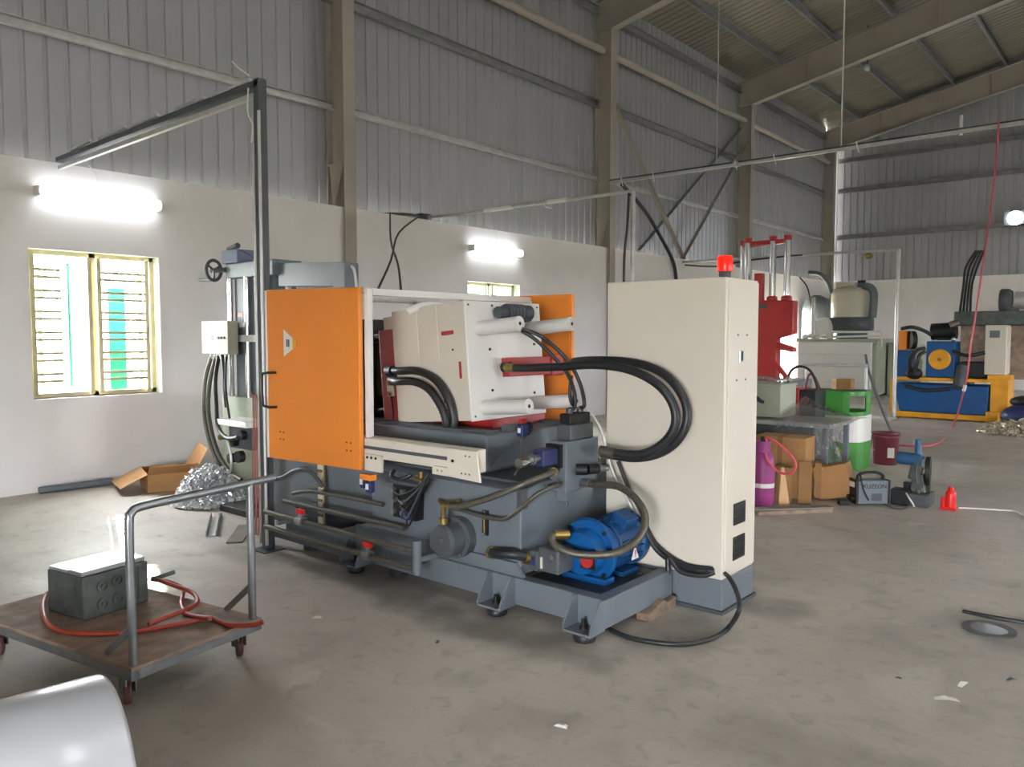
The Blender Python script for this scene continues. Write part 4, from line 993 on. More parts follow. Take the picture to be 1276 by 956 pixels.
def scrap(name, loc, rx, ry, h, n, mt, label, size, flat):
    rnd = random.Random(3); mb = MB()
    for i in range(n):
        a = rnd.uniform(0, 2 * math.pi); q = math.sqrt(rnd.random()); x = q * rx * math.cos(a); y = q * ry * math.sin(a)
        top = h * (1 - q ** 2.2) * rnd.uniform(.8, 1.1)
        z = max(.015, rnd.uniform(.25, 1) * top)
        s = size * rnd.uniform(.5, 1.3)
        Rm = Matrix.Rotation(rnd.uniform(0, 6.28), 4, 'Z') @ Matrix.Rotation(rnd.uniform(-1.2, 1.2), 4, 'X') @ Matrix.Rotation(rnd.uniform(-1.2, 1.2), 4, 'Y')
        T = Matrix.Translation(Vector(loc) + Vector((x, y, z + .01))) @ Rm
        w = s * rnd.uniform(.25, .6)
        if flat:
            vs = [(-s, -w, 0), (s * .1, -w * .8, s * .35), (s, -w, -.1 * s), (s, w, -.05 * s), (.1 * s, w, s * .4), (-s, w * .7, .1 * s)]
            vs2 = [(a_, b_, c_ - .003) for a_, b_, c_ in vs]
            mb.add(vs + vs2, [(0, 1, 4, 5), (1, 2, 3, 4), (6, 11, 10, 7), (7, 10, 9, 8), (0, 6, 7, 1), (1, 7, 8, 2), (2, 8, 9, 3), (3, 9, 10, 4), (4, 10, 11, 5), (5, 11, 6, 0)], False, T)
        else:
            vs = [(-s, 0, 0), (0, -w, -w * .6), (0, w, -w * .5), (0, 0, w), (s, .2 * w, .1 * w)]
            mb.add(vs, [(0, 1, 2), (0, 2, 3), (0, 3, 1), (4, 2, 1), (4, 3, 2), (4, 1, 3)], False, T)
    return single(name, loc, mb, mt, label, 'scrap', kind='stuff')
scrap('aluminium_scrap', (-7.02, 3.84, 0), .34, .33, .36, 3200, 'alu', 'glittering heap of aluminium offcuts behind the trolley', .024, True)
single('steel_channel', (-6.1, 3.4, 0), MB().prism([(-.04, 0), (.04, 0), (.04, .045), (.035, .045), (.035, .005), (-.035, .005), (-.035, .045), (-.04, .045)], 'y', -.36, .36, Matrix.Translation((-6.12, 3.38, 0)) @ Matrix.Rotation(R(58), 4, 'Z')), 'galv', 'short steel channel on the floor nearest the trolley', 'bar')
single('steel_plate', (-5.7, 3.37, 0), MB().box((-.28, -.06, 0), (.28, .06, .012), Matrix.Translation((-5.7, 3.38, 0)) @ Matrix.Rotation(R(-40), 4, 'Z')), 'board_grey', 'flat steel strip on the floor beside the cable post', 'plate')
bp = thing('weight_block', (-6.3, 4.0, 0), 'low black iron base with a round peg behind the cable post', 'block')
part(bp, 'iron_base', MB().box((-6.62, 3.72, 0), (-6.1, 4.1, .06)), 'black', .006)
part(bp, 'iron_disc', MB().cyl((-6.25, 3.95, .06), (-6.25, 3.95, .11), .14, 20), 'black')
part(bp, 'iron_peg', MB().cyl((-6.25, 3.95, .11), (-6.25, 3.95, .2), .015, 8), 'black')

# ================================================================== overhead runs
p2 = thing('service_pipe', (-5.0, 8.2, 0), 'white conduit post and arm standing behind the control cabinet', 'pipe')
part(p2, 'upright', MB().cyl((-5.02, 8.2, 0), (-5.02, 8.2, 3.31), .028, 12), 'galv')
part(p2, 'cross_pipe', MB().tube([(-5.02, 8.2, 3.31), (-6.0, 8.2, 3.31), (-6.8, 8.2, 3.32), (-7.6, 8.2, 3.31), (-8.5, 8.2, 3.33)], .022, 10, 3), 'galv')
for a, b in ((6.0, 6.3), (6.9, 7.4)): part(p2, 'pipe_sleeve', MB().cyl((-a, 8.2, 3.315), (-b, 8.2, 3.317), .03, 10), 'white')
part(p2, 'foot_plate', MB().box((-5.1, 8.12, 0), (-4.94, 8.28, .01)), 'gray_dark')
part(p2, 'black_lead', MB().tube([(-5.05, 8.15, 3.28), (-5.06, 8.14, 2.9), (-5.1, 8.14, 2.5), (-5.1, 8.14, 1.8)], .016, 8), 'rubber')
part(p2, 'pipe_tie', MB().tube([(-6.35, 8.18, 3.3), (-6.3, 8.15, 3.25), (-6.2, 8.15, 3.22)], .006, 6), 'white')
hc = thing('hanging_cables', (-8.8, 7.75, 3.38), 'crossed black cables hanging from the wall top to the machine', 'cable')
part(hc, 'cable', MB().tube([(-8.85, 7.75, 3.38), (-7.413, 6.5, 2.752), (-6.277, 5.6, 2.334), (-5.452, 4.9, 1.985)], .012, 8), 'rubber')
part(hc, 'cable', MB().tube([(-8.75, 8.25, 3.38), (-7.601, 6.8, 2.894), (-6.618, 5.8, 2.411), (-5.552, 4.7, 1.995)], .012, 8), 'rubber')
part(hc, 'cable', MB().tube([(-8.9, 7.7, 3.36), (-8.77, 7.95, 3.375), (-8.76, 8.2, 3.375), (-8.78, 8.45, 3.37), (-8.6, 8.25, 3.38)], .022, 8), 'gray_dark')
part(hc, 'junction_box', MB().box((-8.88, 8.3, 3.35), (-8.76, 8.5, 3.43)), 'gray_dark')
rl3 = thing('overhead_rail', (-3.0, 13.4, 4.6), 'long galvanised rail hung on rods across the hall', 'rail')
part(rl3, 'rail', MB().box((-8.73, 13.37, 4.585), (3.0, 13.43, 4.635)), 'galv', .006)
part(rl3, 'rail_cable', MB().tube([(-8.73, 13.36, 4.66), (-7, 13.36, 4.65), (-5, 13.37, 4.645), (-2.0, 13.37, 4.65), (3, 13.37, 4.645)], .014, 8, 4), 'gray_dark')
for x in (-6.47, -4.30): part(rl3, 'hanger_rod', MB().cyl((x, 13.4, 4.56), (x, 13.4, 8.42 + S * (9.2 + x) - .05), .012, 8), 'galv')
part(rl3, 'hanger_rod', MB().cyl((-2.58, 13.4, 4.56), (-2.58, 13.4, 4.85), .022, 8), 'white')
for x in (-8.45, -7.75, -6.1, -5.4, -4.05): part(rl3, 'cable_tie', MB().tube([(x, 13.35, 4.69), (x + .02, 13.34, 4.6), (x + .05, 13.34, 4.5)], .01, 6), 'white')
part(rl3, 'clamp', MB().box((-6.14, 13.35, 4.57), (-6.04, 13.45, 4.66)), 'galv')
cd = thing('red_air_line', (-2.09, 13.36, 0), 'pink red air line dropping from the rail to the floor', 'hose')
part(cd, 'drop_hose', MB().tube([(-2.09, 13.36, 4.66), (-2.112, 13.36, 3.947), (-2.169, 13.36, 3.205), (-2.245, 13.36, 2.395), (-2.347, 13.4, 1.451), (-2.42, 13.5, 0.844), (-2.944, 15.511, 0.02), (-2.65, 13.101, 0.012), (-2.725, 12.368, 0.012), (-3.011, 12.235, 0.012)], .012, 8, 5), 'pinkhose')
part(cd, 'hose_joint', MB().cyl((-2.42, 13.5, 0.844), (-2.447, 13.55, 0.755), .024, 8), 'white')
f4 = thing('pipe_frame', (-4.16, 16.48, 0), 'thin galvanised pipe frame standing left of the blue machine', 'frame')
part(f4, 'upright', MB().cyl((-4.16, 16.48, 0), (-4.16, 16.48, 3.25), .034, 12), 'galv')
part(f4, 'cross_pipe', MB().cyl((-4.16, 16.48, 3.24), (-8.75, 16.48, 3.27), .028, 10), 'galv')
part(f4, 'foot_plate', MB().box((-4.26, 16.38, 0), (-4.06, 16.58, .012)), 'gray_dark')
part(f4, 'black_lead', MB().tube([(-8.7, 16.48, 3.2), (-7.9, 16.46, 3.12), (-7.3, 16.46, 3.2), (-6.6, 16.46, 3.24), (-6.0, 16.46, 3.25)], .018, 8), 'rubber')
part(f4, 'brass_clip', MB().ball((-4.71, 16.46, 3.15), .06, 8, 6, (1.4, 1, 1)), 'brass')
vl = thing('pendant_lamp', (-6.0, 20.3, 7.95), 'small white lamp under the roof near the rafter', 'lamp')
part(vl, 'lamp_cap', MB().cyl((-6.0, 20.45, 8.1), (-6.0, 20.45, 9.07), .015, 8), 'gray_dark')
part(vl, 'bulb', MB().ball((-6.0, 20.45, 8.05), .09, 14, 8), 'plastic_white')
for q, nm in (([(-8.6, 13.62, 4.6), (-8.65, 14.6, 4.2), (-8.7, 15.4, 3.7), (-8.72, 16.0, 3.2), (-8.74, 16.2, 2.6)], 'black trunk cable running down the wall behind the cabinet'),):
    single('trunk_cable', (-8.72, 15, 2.6), MB().tube(q, .04, 8, 5), 'rubber', nm, 'cable')

# ================================================================== red press
ps = thing('red_press', (-4.5, 11.2, 0), 'red four column press standing behind the control cabinet', 'press')
part(ps, 'press_base', MB().box((-5.1, 10.9, 0), (-4.15, 11.9, .95)), 'gray', .01)
part(ps, 'press_frame', MB().prism([(-4.70, .95), (-4.33, .95), (-4.33, 1.55), (-4.1, 1.62), (-4.1, 2.08), (-4.70, 2.10)], 'y', 10.95, 11.12), 'red', .015)
part(ps, 'press_post', MB().box((-4.68, 10.95, 2.08), (-4.56, 11.05, 2.48)), 'red', .01)
part(ps, 'press_arm', MB().prism([(-4.34, 1.40), (-4.1, 1.36), (-4.1, 1.42), (-4.34, 1.5)], 'y', 10.95, 11.1), 'red')
part(ps, 'press_lever', MB().bar((-4.33, 10.93, 1.2), (-4.15, 10.93, .98), .05, .06), 'red')
part(ps, 'press_badge', MB().box((-4.6, 10.94, 1.98), (-4.48, 10.952, 2.03)), 'gray_dark')
for x, y, z0 in ((-4.45, 11.05, 2.08), (-4.24, 11.05, 2.08), (-4.82, 11.05, .95), (-5.0, 11.3, .95)):
    c = part(ps, 'guide_column', MB().cyl((x, y, z0), (x, y, 2.93), .045, 16), 'chrome')
    part(c, 'column_nut', MB().lathe([(.07, 0), (.075, .02), (.075, .06), (.05, .08)], (x, y, max(z0, 2.08) - .005), n=14), 'red')
    part(c, 'top_nut', MB().cyl((x, y, 2.93), (x, y, 3.0), .055, 12), 'red')
part(ps, 'top_frame', MB().bar((-4.82, 11.05, 2.92), (-4.45, 11.05, 2.92), .05, .06).bar((-4.45, 11.05, 2.92), (-4.24, 11.05, 2.92), .05, .06).bar((-4.82, 11.05, 2.92), (-5.0, 11.3, 2.92), .05, .06).bar((-5.0, 11.3, 2.92), (-4.24, 11.05, 2.92), .05, .06), 'red')

# ================================================================== clutter beside the cabinet
gc = thing('gas_cylinder', (-2.9, 7.06, 0), 'magenta gas bottle beside the control cabinet', 'gas bottle')
part(gc, 'bottle', MB().lathe([(.09, .03), (.104, .045), (.107, .08), (.107, .42), (.095, .49), (.06, .53), (.03, .545), (.03, .56)], (-2.9, 7.06, 0), n=28), 'magenta')
part(gc, 'foot_ring', MB().ring((-2.9, 7.06, 0), (-2.9, 7.06, .05), .095, .088, 24), 'magenta')
part(gc, 'collar', MB().ring((-2.9, 7.06, .51), (-2.9, 7.06, .62), .07, .064, 22), 'magenta')
part(gc, 'valve', MB().cyl((-2.9, 7.06, .55), (-2.9, 7.06, .66), .022, 12).cyl((-2.9, 7.06, .62), (-2.84, 7.03, .62), .014, 10), 'black')
part(gc, 'white_band', MB().ring((-2.9, 7.06, .195), (-2.9, 7.06, .235), .1085, .1075, 28), 'white')
g = single('gas_hose', (-2.85, 7.03, 0), MB().tube([(-2.85, 7.02, .62), (-2.846, 7, 0.664), (-2.732, 7, 0.615), (-2.62, 7, 0.523), (-2.568, 7, 0.434), (-2.617, 7, 0.356), (-2.727, 7, 0.358), (-2.818, 6.98, 0.447), (-2.84, 6.97, .52)], .011, 8, 5), 'pinkhose', 'pink hose looping from the magenta gas bottle', 'hose')
def carton(name, c, sz, rz, tilt, label, mt='cardboard', flaps=True):
    t = thing(name, c, label, 'box', local=True, rotz=rz)
    a, b, h = sz[0] / 2, sz[1] / 2, sz[2]
    T = Matrix.Rotation(tilt, 4, 'X')
    part(t, 'carton_body', MB().box((-a, -b, 0), (a, b, h), T), mt, .003)
    part(t, 'tape_strip', MB().box((-.025, -b - .001, h * .5), (.025, b + .001, h + .0015), T), 'cardboard2')
    if flaps:
        part(t, 'carton_flap', MB().add([tuple(T @ Vector(p)) for p in ((-a, -b, h), (a, -b, h), (a * .95, -b - .05, h + .14), (-a * .95, -b - .05, h + .12), (-a, -b + .005, h), (a, -b + .005, h), (a * .95, -b - .045, h + .14), (-a * .95, -b - .045, h + .12))], [(0, 1, 2, 3), (4, 7, 6, 5), (0, 4, 5, 1), (1, 5, 6, 2), (2, 6, 7, 3), (3, 7, 4, 0)]), mt)
    return t
carton('tall_carton', (-2.96, 7.75, .0), (.5, .3, .60), R(3), 0, 'tall brown carton standing before the film wrapped table', 'cardboard', False)
carton('slim_carton', (-2.84, 7.40, .0), (.14, .14, .34), R(40), 0, 'slim carton beside the magenta gas bottle', 'cardboard2', False)
single('wooden_wedge', (-2.78, 7.3, 0), MB().prism([(-.05, 0), (.05, 0), (-.005, .36), (-.03, .36)], 'y', -.02, .02, Matrix.Translation((-2.77, 7.26, 0)) @ Matrix.Rotation(R(30), 4, 'Z')), 'wood_pale', 'pale wooden wedge leaning on the slim carton', 'wood')
carton('leaning_carton', (-2.64, 7.44, .0), (.12, .12, .40), R(18), R(-8), 'narrow carton leaning between the tall one and the tilted one', 'cardboard2', False)
t = thing('tilted_carton', (-2.44, 7.86, 0), 'tilted brown carton next to the welding machine', 'box', local=True, rotz=R(6))
T = Matrix.Rotation(R(-15), 4, 'Y')
part(t, 'carton_body', MB().box((-.17, -.12, .04), (.15, .12, .35), T), 'cardboard', .003)
part(t, 'carton_flap', MB().box((-.24, -.11, .02), (-.18, .1, .36), Matrix.Rotation(R(12), 4, 'Z')), 'cardboard2')
part(t, 'yellow_tape', MB().box((-.15, -.124, .33), (-.06, .1, .354), T), 'yellow')
single('plank', (-2.6, 7.0, 0), MB().box((-.36, -.06, 0), (.36, .06, .03), Matrix.Translation((-2.60, 7.02, 0)) @ Matrix.Rotation(R(50), 4, 'Z')), 'ply', 'lower dark plank on the floor by the cartons', 'plank')
single('thin_plank', (-2.58, 7.15, .03), MB().box((-.38, -.05, .031), (.36, .05, .045), Matrix.Translation((-2.60, 7.04, 0)) @ Matrix.Rotation(R(47), 4, 'Z')), 'board_grey', 'thin grey board lying on the dark plank', 'plank')
wt = thing('film_wrapped_table', (-3.05, 8.4, 0), 'steel table wrapped in clear plastic film', 'table')
part(wt, 'table_top', MB().box((-3.6, 8.05, .66), (-2.62, 8.8, .70)), 'galv', .004)
for x, y in ((-3.55, 8.1), (-2.68, 8.1), (-3.55, 8.75), (-2.68, 8.75)): part(wt, 'leg', MB().box((x - .025, y - .025, 0), (x + .025, y + .025, .66)), 'gray')
part(wt, 'inner_box', MB().box((-3.5, 8.15, .35), (-2.8, 8.7, .655)), 'gray_dark')
# draped film: a wavy sheet over the top and front
fm = MB(); NU, NV = 26, 16; vs = []
rnd = random.Random(11)
for j in range(NV + 1):
    for i in range(NU + 1):
        u, v = i / NU, j / NV
        x = -3.16 + .68 * u
        if v < .45: y = 8.85 - v / .45 * .84; z = .715 + .30 * max(0, 1 - u * 2.2) * 0 + .015 * rnd.random() + (.2 * (1 - u) ** 2 * (1 - v / .45))
        else: y = 8.0 - .03 * rnd.random(); z = .715 - (v - .45) / .55 * (.22 + .2 * u)
        vs.append((x + .015 * rnd.uniform(-1, 1), y + .012 * rnd.uniform(-1, 1), z))
fm.add(vs, [(j * (NU + 1) + i, j * (NU + 1) + i + 1, (j + 1) * (NU + 1) + i + 1, (j + 1) * (NU + 1) + i) for j in range(NV) for i in range(NU)], False)
single('plastic_film', (-3.0, 8.3, .7), fm, 'film', 'crumpled clear film draped over the table front', 'film')
ob = thing('grey_crate', (-3.4, 8.4, .72), 'grey green metal box standing on the wrapped table', 'box')
part(ob, 'crate_body', MB().box((-3.62, 8.2, .72), (-3.19, 8.65, 1.05)), 'olive', .006)
part(ob, 'crate_lid', MB().box((-3.63, 8.19, 1.05), (-3.18, 8.66, 1.075)), 'olive', .004)
part(ob, 'crate_clutter', MB().tube([(-3.6, 8.3, 1.1), (-3.45, 8.35, 1.13), (-3.3, 8.45, 1.10), (-3.25, 8.6, 1.12)], .025, 8), 'film')
part(ob, 'crate_handle', MB().tube([(-3.5, 8.2, .98), (-3.47, 8.16, .96), (-3.40, 8.16, .90), (-3.38, 8.2, .88)], .02, 8), 'black')
rm = thing('red_generator', (-3.36, 9.4, 0), 'red and black machine with a hoop handle behind the film', 'machine')
part(rm, 'red_half', MB().box((-3.54, 9.2, .05), (-3.36, 9.58, .98)), 'red', .01)
part(rm, 'black_half', MB().box((-3.36, 9.22, .05), (-3.17, 9.56, .96)), 'black', .01)
part(rm, 'foot', MB().box((-3.52, 9.22, 0), (-3.2, 9.55, .05)), 'black')
part(rm, 'hoop_handle', MB().tube([(-3.52, 9.3, .97), (-3.53, 9.3, 1.1), (-3.47, 9.3, 1.2), (-3.37, 9.3, 1.23), (-3.27, 9.3, 1.18), (-3.2, 9.3, 1.05), (-3.18, 9.3, .95)], .016, 8), 'black')
part(rm, 'hoop_handle', MB().tube([(-3.36, 9.4, .96), (-3.32, 9.4, 1.13), (-3.25, 9.4, 1.1), (-3.18, 9.4, .94)], .014, 8), 'maroon')

# green and white container with handle cut-outs
gd = thing('green_container', (-3.09, 9.95, 0), 'green plastic drum with white band and handle holes', 'container')
def sq(t, a):
    c, s_ = math.cos(t), math.sin(t); k = (abs(c) ** 4 + abs(s_) ** 4) ** (-.25)
    return a * c * k, a * s_ * k
def shell(a, z0, z1, holes=(), n=48, cuts=6):
    mb = MB(); vs = []; fs = []
    for j in range(cuts + 1):
        z = z0 + (z1 - z0) * j / cuts
        for q in (a, a - .012):
            for i in range(n):
                x, y = sq(2 * math.pi * i / n, q); vs.append((-3.09 + x, 9.95 + y, z))
    def keep(i, j): return not any(h0 <= i % n < h1 and j0 <= j < j1 for h0, h1, j0, j1 in holes)
    for j in range(cuts):
        for i in range(n):
            o0 = j * 2 * n; o1 = o0 + 2 * n; i2 = (i + 1) % n
            if keep(i, j):
                fs.append((o0 + i, o0 + i2, o1 + i2, o1 + i)); fs.append((o0 + n + i2, o0 + n + i, o1 + n + i, o1 + n + i2))
    for o in (0, cuts * 2 * n):
        for i in range(n):
            i2 = (i + 1) % n; fs.append((o + i, o + i2, o + n + i2, o + n + i))
    return mb.add(vs, fs, False)
part(gd, 'drum_top', shell(.285, .64, .93, [(40, 46, 1, 5), (5, 14, 1, 5)], cuts=6), 'green')
part(gd, 'drum_band', shell(.292, .33, .64), 'white')
part(gd, 'drum_bottom', shell(.288, .0, .33), 'green')
part(gd, 'drum_floor', MB().prism([sq(2 * math.pi * i / 48, .27) for i in range(48)], 'z', .02, .03, Matrix.Translation((-3.09, 9.95, 0))), 'green')
part(gd, 'drum_seam', MB().box((-3.06, 9.655, .64), (-3.0, 9.664, .93)), 'green', .003)
text_part(gd, 'drum_lettering', 'EA', .1, TF_Y((-3.17, 9.656, .52)), 'gray')
bb = thing('small_brown_box', (-3.07, 9.95, .93), 'little brown box sitting on the green drum', 'box')
part(bb, 'box_support', MB().box((-3.375, 9.88, .93), (-2.8, 9.98, .942)), 'gray_dark')
part(bb, 'box_body', MB().box((-3.15, 9.86, .942), (-2.98, 10.02, 1.07)), 'cardboard2', .003)
part(bb, 'box_side', MB().box((-3.2, 9.86, .942), (-3.15, 10.02, 1.06)), 'wood_pale', .002)
# bucket
bk = thing('maroon_bucket', (-2.72, 10.44, 0), 'maroon plastic bucket with white label beside the green drum', 'bucket')
part(bk, 'bucket_body', MB().lathe([(.13, 0), (.135, .005), (.155, .375), (.165, .38), (.165, .395), (.15, .395), (.145, .37), (.128, .02), (.0, .02)], (-2.72, 10.44, 0), n=32), 'maroon')
part(bk, 'bucket_rim', MB().ring((-2.72, 10.44, .345), (-2.72, 10.44, .36), .163, .153, 32), 'maroon')
part(bk, 'bucket_label', MB().box((-2.66, 10.29, .1), (-2.585, 10.305, .22), Matrix.Translation((-2.62, 10.3, 0)) @ Matrix.Rotation(R(22), 4, 'Z') @ Matrix.Translation((2.62, -10.3, 0))), 'paper')
part(bk, 'bucket_handle', MB().tube([(-2.88, 10.44, .33), (-2.86, 10.33, .22), (-2.8, 10.27, .18)], .006, 6), 'zinc')
# welding inverter
we = thing('welding_machine', (-2.17, 7.82, 0), 'grey portable welding inverter with black strap next to the saw', 'welder', local=True, rotz=R(42))
part(we, 'case', MB().box((-.14, -.08, .02), (.14, .08, .24)), 'gray', .008)
part(we, 'front_panel', MB().box((-.165, -.085, .015), (-.14, .085, .245)), 'black', .006)
part(we, 'rear_panel', MB().box((.14, -.085, .015), (.16, .085, .245)), 'black', .006)
part(we, 'carry_handle', MB().tube([(-.12, 0, .24), (-.11, 0, .28), (-.04, 0, .305), (.06, 0, .305), (.12, 0, .28), (.13, 0, .24)], .014, 8), 'black')
part(we, 'strap', MB().tube([(-.1, -.02, .31), (-.12, -.075, .26), (-.1, -.09, .16), (-.05, -.092, .06)], .008, 6), 'black')
for v in (-.04, .04):
    part(we, 'socket', MB().cyl((-.165, v, .07), (-.19, v, .07), .022, 12), 'black')
part(we, 'display', MB().box((-.168, -.05, .17), (-.164, .05, .22)), 'white')
part(we, 'plug', MB().box((-.3, -.05, 0), (-.2, .02, .05)), 'black', .01)
part(we, 'vent_panel', MB().box((-.02, -.0825, .05), (.08, -.079, .12)), 'gray_dark')
text_part(we, 'case_lettering', 'KUZEON', .055, TF_Y((.01, -.082, .185)), 'black')
single('welding_cable', (-2.0, 7.8, 0), MB().tube([(-2.093, 7.935, 0.012), (-1.964, 7.768, 0.012), (-1.861, 7.767, 0.012), (-1.849, 7.998, 0.02), (-1.84, 8.103, 0.05)], .008, 6), 'gray_dark', 'thin grey cable between welder and saw', 'cable')
# cut-off saw
sa = thing('cutoff_saw', (-1.84, 8.1, 0), 'blue cut-off saw tilted up on its black base', 'saw')
part(sa, 'saw_base', MB().box((-2.0, 7.98, 0), (-1.70, 8.26, .12)), 'gray_dark', .012)
part(sa, 'base_step', MB().box((-2.02, 7.96, 0), (-1.86, 8.1, .15)), 'black', .01)
part(sa, 'fence', MB().box((-1.95, 8.12, .12), (-1.72, 8.16, .2)), 'black', .006)
part(sa, 'vice_screw', MB().cyl((-1.78, 7.98, .15), (-1.78, 8.15, .15), .018, 10), 'chrome')
part(sa, 'pivot_bracket', MB().prism([(-1.88, .12), (-1.74, .12), (-1.77, .3), (-1.86, .3)], 'y', 8.06, 8.14), 'iron', .01)
part(sa, 'saw_arm', MB().prism([(-1.90, .25), (-1.80, .22), (-1.76, .42), (-1.86, .46)], 'y', 8.05, 8.12), 'iron', .012)
part(sa, 'motor', MB().lathe([(.05, 0), (.058, .01), (.058, .15), (.05, .17)], (-1.83, 8.08, .43), (-1, 0, .03), 24, sharp=True), 'teal')
part(sa, 'gear_housing', MB().box((-1.85, 8.03, .38), (-1.77, 8.12, .48)), 'teal', .015)
part(sa, 'grip', MB().tube([(-1.81, 8.08, .46), (-1.82, 8.08, .54), (-1.82, 8.08, .62)], .03, 12, 3), 'teal')
part(sa, 'guard_hub', MB().cyl((-1.77, 8.06, .40), (-1.745, 8.06, .40), .045, 16), 'iron_bright')
part(sa, 'blade_guard', MB().lathe([(.02, 0), (.13, 0), (.135, .008), (.135, .035), (.13, .04), (.02, .04)], (-1.745, 8.06, .335), (1, .15, 0), 32, sharp=True), 'black')
part(sa, 'blade', MB().cyl((-1.80, 8.06, .33), (-1.795, 8.06, .33), .12, 32), 'iron_bright')
part(sa, 'saw_wire', MB().tube([(-1.9, 8.0, .14), (-1.86, 7.93, .1), (-1.82, 7.92, .05), (-1.8, 7.92, .012)], .008, 6), 'white')
# bottle jack
bj = thing('bottle_jack', (-1.55, 8.08, 0), 'red bottle jack standing on the floor right of the saw', 'jack')
part(bj, 'jack_base', MB().box((-1.61, 8.02, 0), (-1.48, 8.14, .018)), 'redbright', .004)
part(bj, 'jack_body', MB().lathe([(.045, .018), (.045, .14), (.04, .165), (.025, .178), (.025, .2), (.018, .21)], (-1.535, 8.08, 0), n=24), 'redbright')
part(bj, 'jack_pump', MB().cyl((-1.592, 8.06, .018), (-1.592, 8.06, .11), .02, 12), 'redbright')
single('white_cable', (-1.2, 8.3, 0), MB().tube([(-1.48, 8.16, .008), (-1.331, 8.237, 0.008), (-1.15, 8.302, 0.008), (-1.067, 8.329, 0.008), (-0.972, 8.16, 0.008), (-0.796, 7.848, 0.008)], .008, 6), 'white', 'white cable snaking over the floor beyond the red jack', 'cable')

# ================================================================== furnace and dust tank in the far corner
fu = thing('melting_furnace', (-6.9, 22.2, 0), 'white box furnace in the far corner with a cream tank on top', 'furnace')
part(fu, 'furnace_body', MB().box((-7.9, 21.5, 0), (-6.0, 23.2, 1.42)), 'white', .02)
part(fu, 'side_panel', MB().box((-5.995, 21.55, .05), (-5.9, 23.0, 1.40)), 'olive')
part(fu, 'furnace_lid', MB().box((-7.95, 21.45, 1.42), (-5.85, 23.25, 1.50)), 'olive', .01)
for z in (.35, .75, 1.08): part(fu, 'panel_seam', MB().box((-7.85, 21.485, z), (-6.05, 21.5, z + .015)), 'offwhite')
part(fu, 'tank_stand', MB().cyl((-6.75, 22.2, 1.5), (-6.75, 22.2, 1.72), .42, 24), 'gray_dark')
part(fu, 'tank_ring', MB().lathe([(.55, 1.72), (.57, 1.74), (.57, 2.05), (.55, 2.07)], (-6.75, 22.2, 0), n=32), 'gray_dark')
part(fu, 'tank_body', MB().lathe([(.50, 2.07), (.51, 2.1), (.51, 2.72), (.45, 2.84), (.2, 2.92), (.2, 2.98)], (-6.75, 22.2, 0), n=36), 'cream')
part(fu, 'tank_top', MB().box((-7.1, 22.0, 2.86), (-6.6, 22.4, 3.0)), 'cream', .02)
part(fu, 'top_motor', MB().cyl((-6.5, 22.2, 2.9), (-6.5, 22.2, 3.05), .1, 14), 'black')
part(fu, 'duct', MB().tube([(-6.5, 22.0, 2.88), (-6.25, 21.95, 2.86), (-6.12, 21.95, 2.7), (-6.12, 21.95, 2.3), (-6.14, 21.95, 2.05)], .1, 12, 6), 'gray')
part(fu, 'blower', MB().lathe([(.2, 0), (.28, .03), (.28, .18), (.2, .22)], (-7.35, 21.9, 1.8), (0, -1, 0), 24, sharp=True), 'white')
part(fu, 'lid_rack', MB().tube([(-7.0, 21.5, 1.68), (-5.8, 21.5, 1.68), (-5.78, 21.5, 1.62), (-5.78, 21.5, 1.3)], .03, 8, 0), 'white')
part(fu, 'lid_rack', MB().tube([(-7.0, 21.5, 1.55), (-5.8, 21.5, 1.58)], .03, 8, 0), 'white')
for k in range(5): part(fu, 'rag', MB().ball((-7.75 + .16 * k, 21.6, 1.55 + .03 * (k % 2)), .09, 8, 6, (1.2, 1, .7)), 'white')
part(fu, 'flue_pipe', MB().tube([(-7.8, 21.9, 3.3), (-7.5, 21.9, 3.25), (-7.3, 22, 3.0), (-7.2, 22, 2.7)], .06, 8), 'gray')
part(fu, 'standing_pipe', MB().cyl((-7.55, 21.6, 1.5), (-7.55, 21.6, 2.62), .05, 10), 'galv')
sc = thing('grey_column_tank', (-8.2, 23.4, 0), 'slim grey upright tank beside the far window', 'tank')
part(sc, 'tank_body', MB().lathe([(.4, 0), (.42, .05), (.42, 2.3), (.35, 2.65), (.1, 2.78)], (-8.25, 23.9, 0), n=28), 'gray')
part(sc, 'tank_cable', MB().tube([(-8.6, 23.4, 3.3), (-8.3, 23.3, 2.9), (-8.2, 23.4, 2.0)], .02, 6), 'black')
ts = thing('tube_stand', (-4.2, 13.1, 0), 'plain grey tube stand before the white furnace', 'stand')
for x in (-4.66, -3.70): part(ts, 'leg', MB().cyl((x, 13.0, 0), (x, 13.0, 1.1), .022, 10), 'galv')
part(ts, 'top_bar', MB().cyl((-4.68, 13.0, 1.115), (-3.68, 13.0, 1.125), .024, 10), 'galv')
for x in (-4.66, -3.70): part(ts, 'foot_bar', MB().box((x - .03, 12.75, 0), (x + .03, 13.25, .03)), 'galv')
part(ts, 'diagonal', MB().tube([(-3.72, 13.0, 1.3), (-3.66, 13.02, 1.0), (-3.45, 13.05, .4), (-3.3, 13.1, .03)], .02, 8), 'gray_dark')
wbn = single('grey_cupboard', (-5.35, 22.5, 0), MB().prism([(-5.85, 0), (-5.05, 0), (-5.0, .9), (-5.15, 1.38), (-5.85, 1.38)], 'y', 22.4, 23.2), 'olive', 'pale grey cupboard right of the white furnace', 'cupboard', bevel=.01)

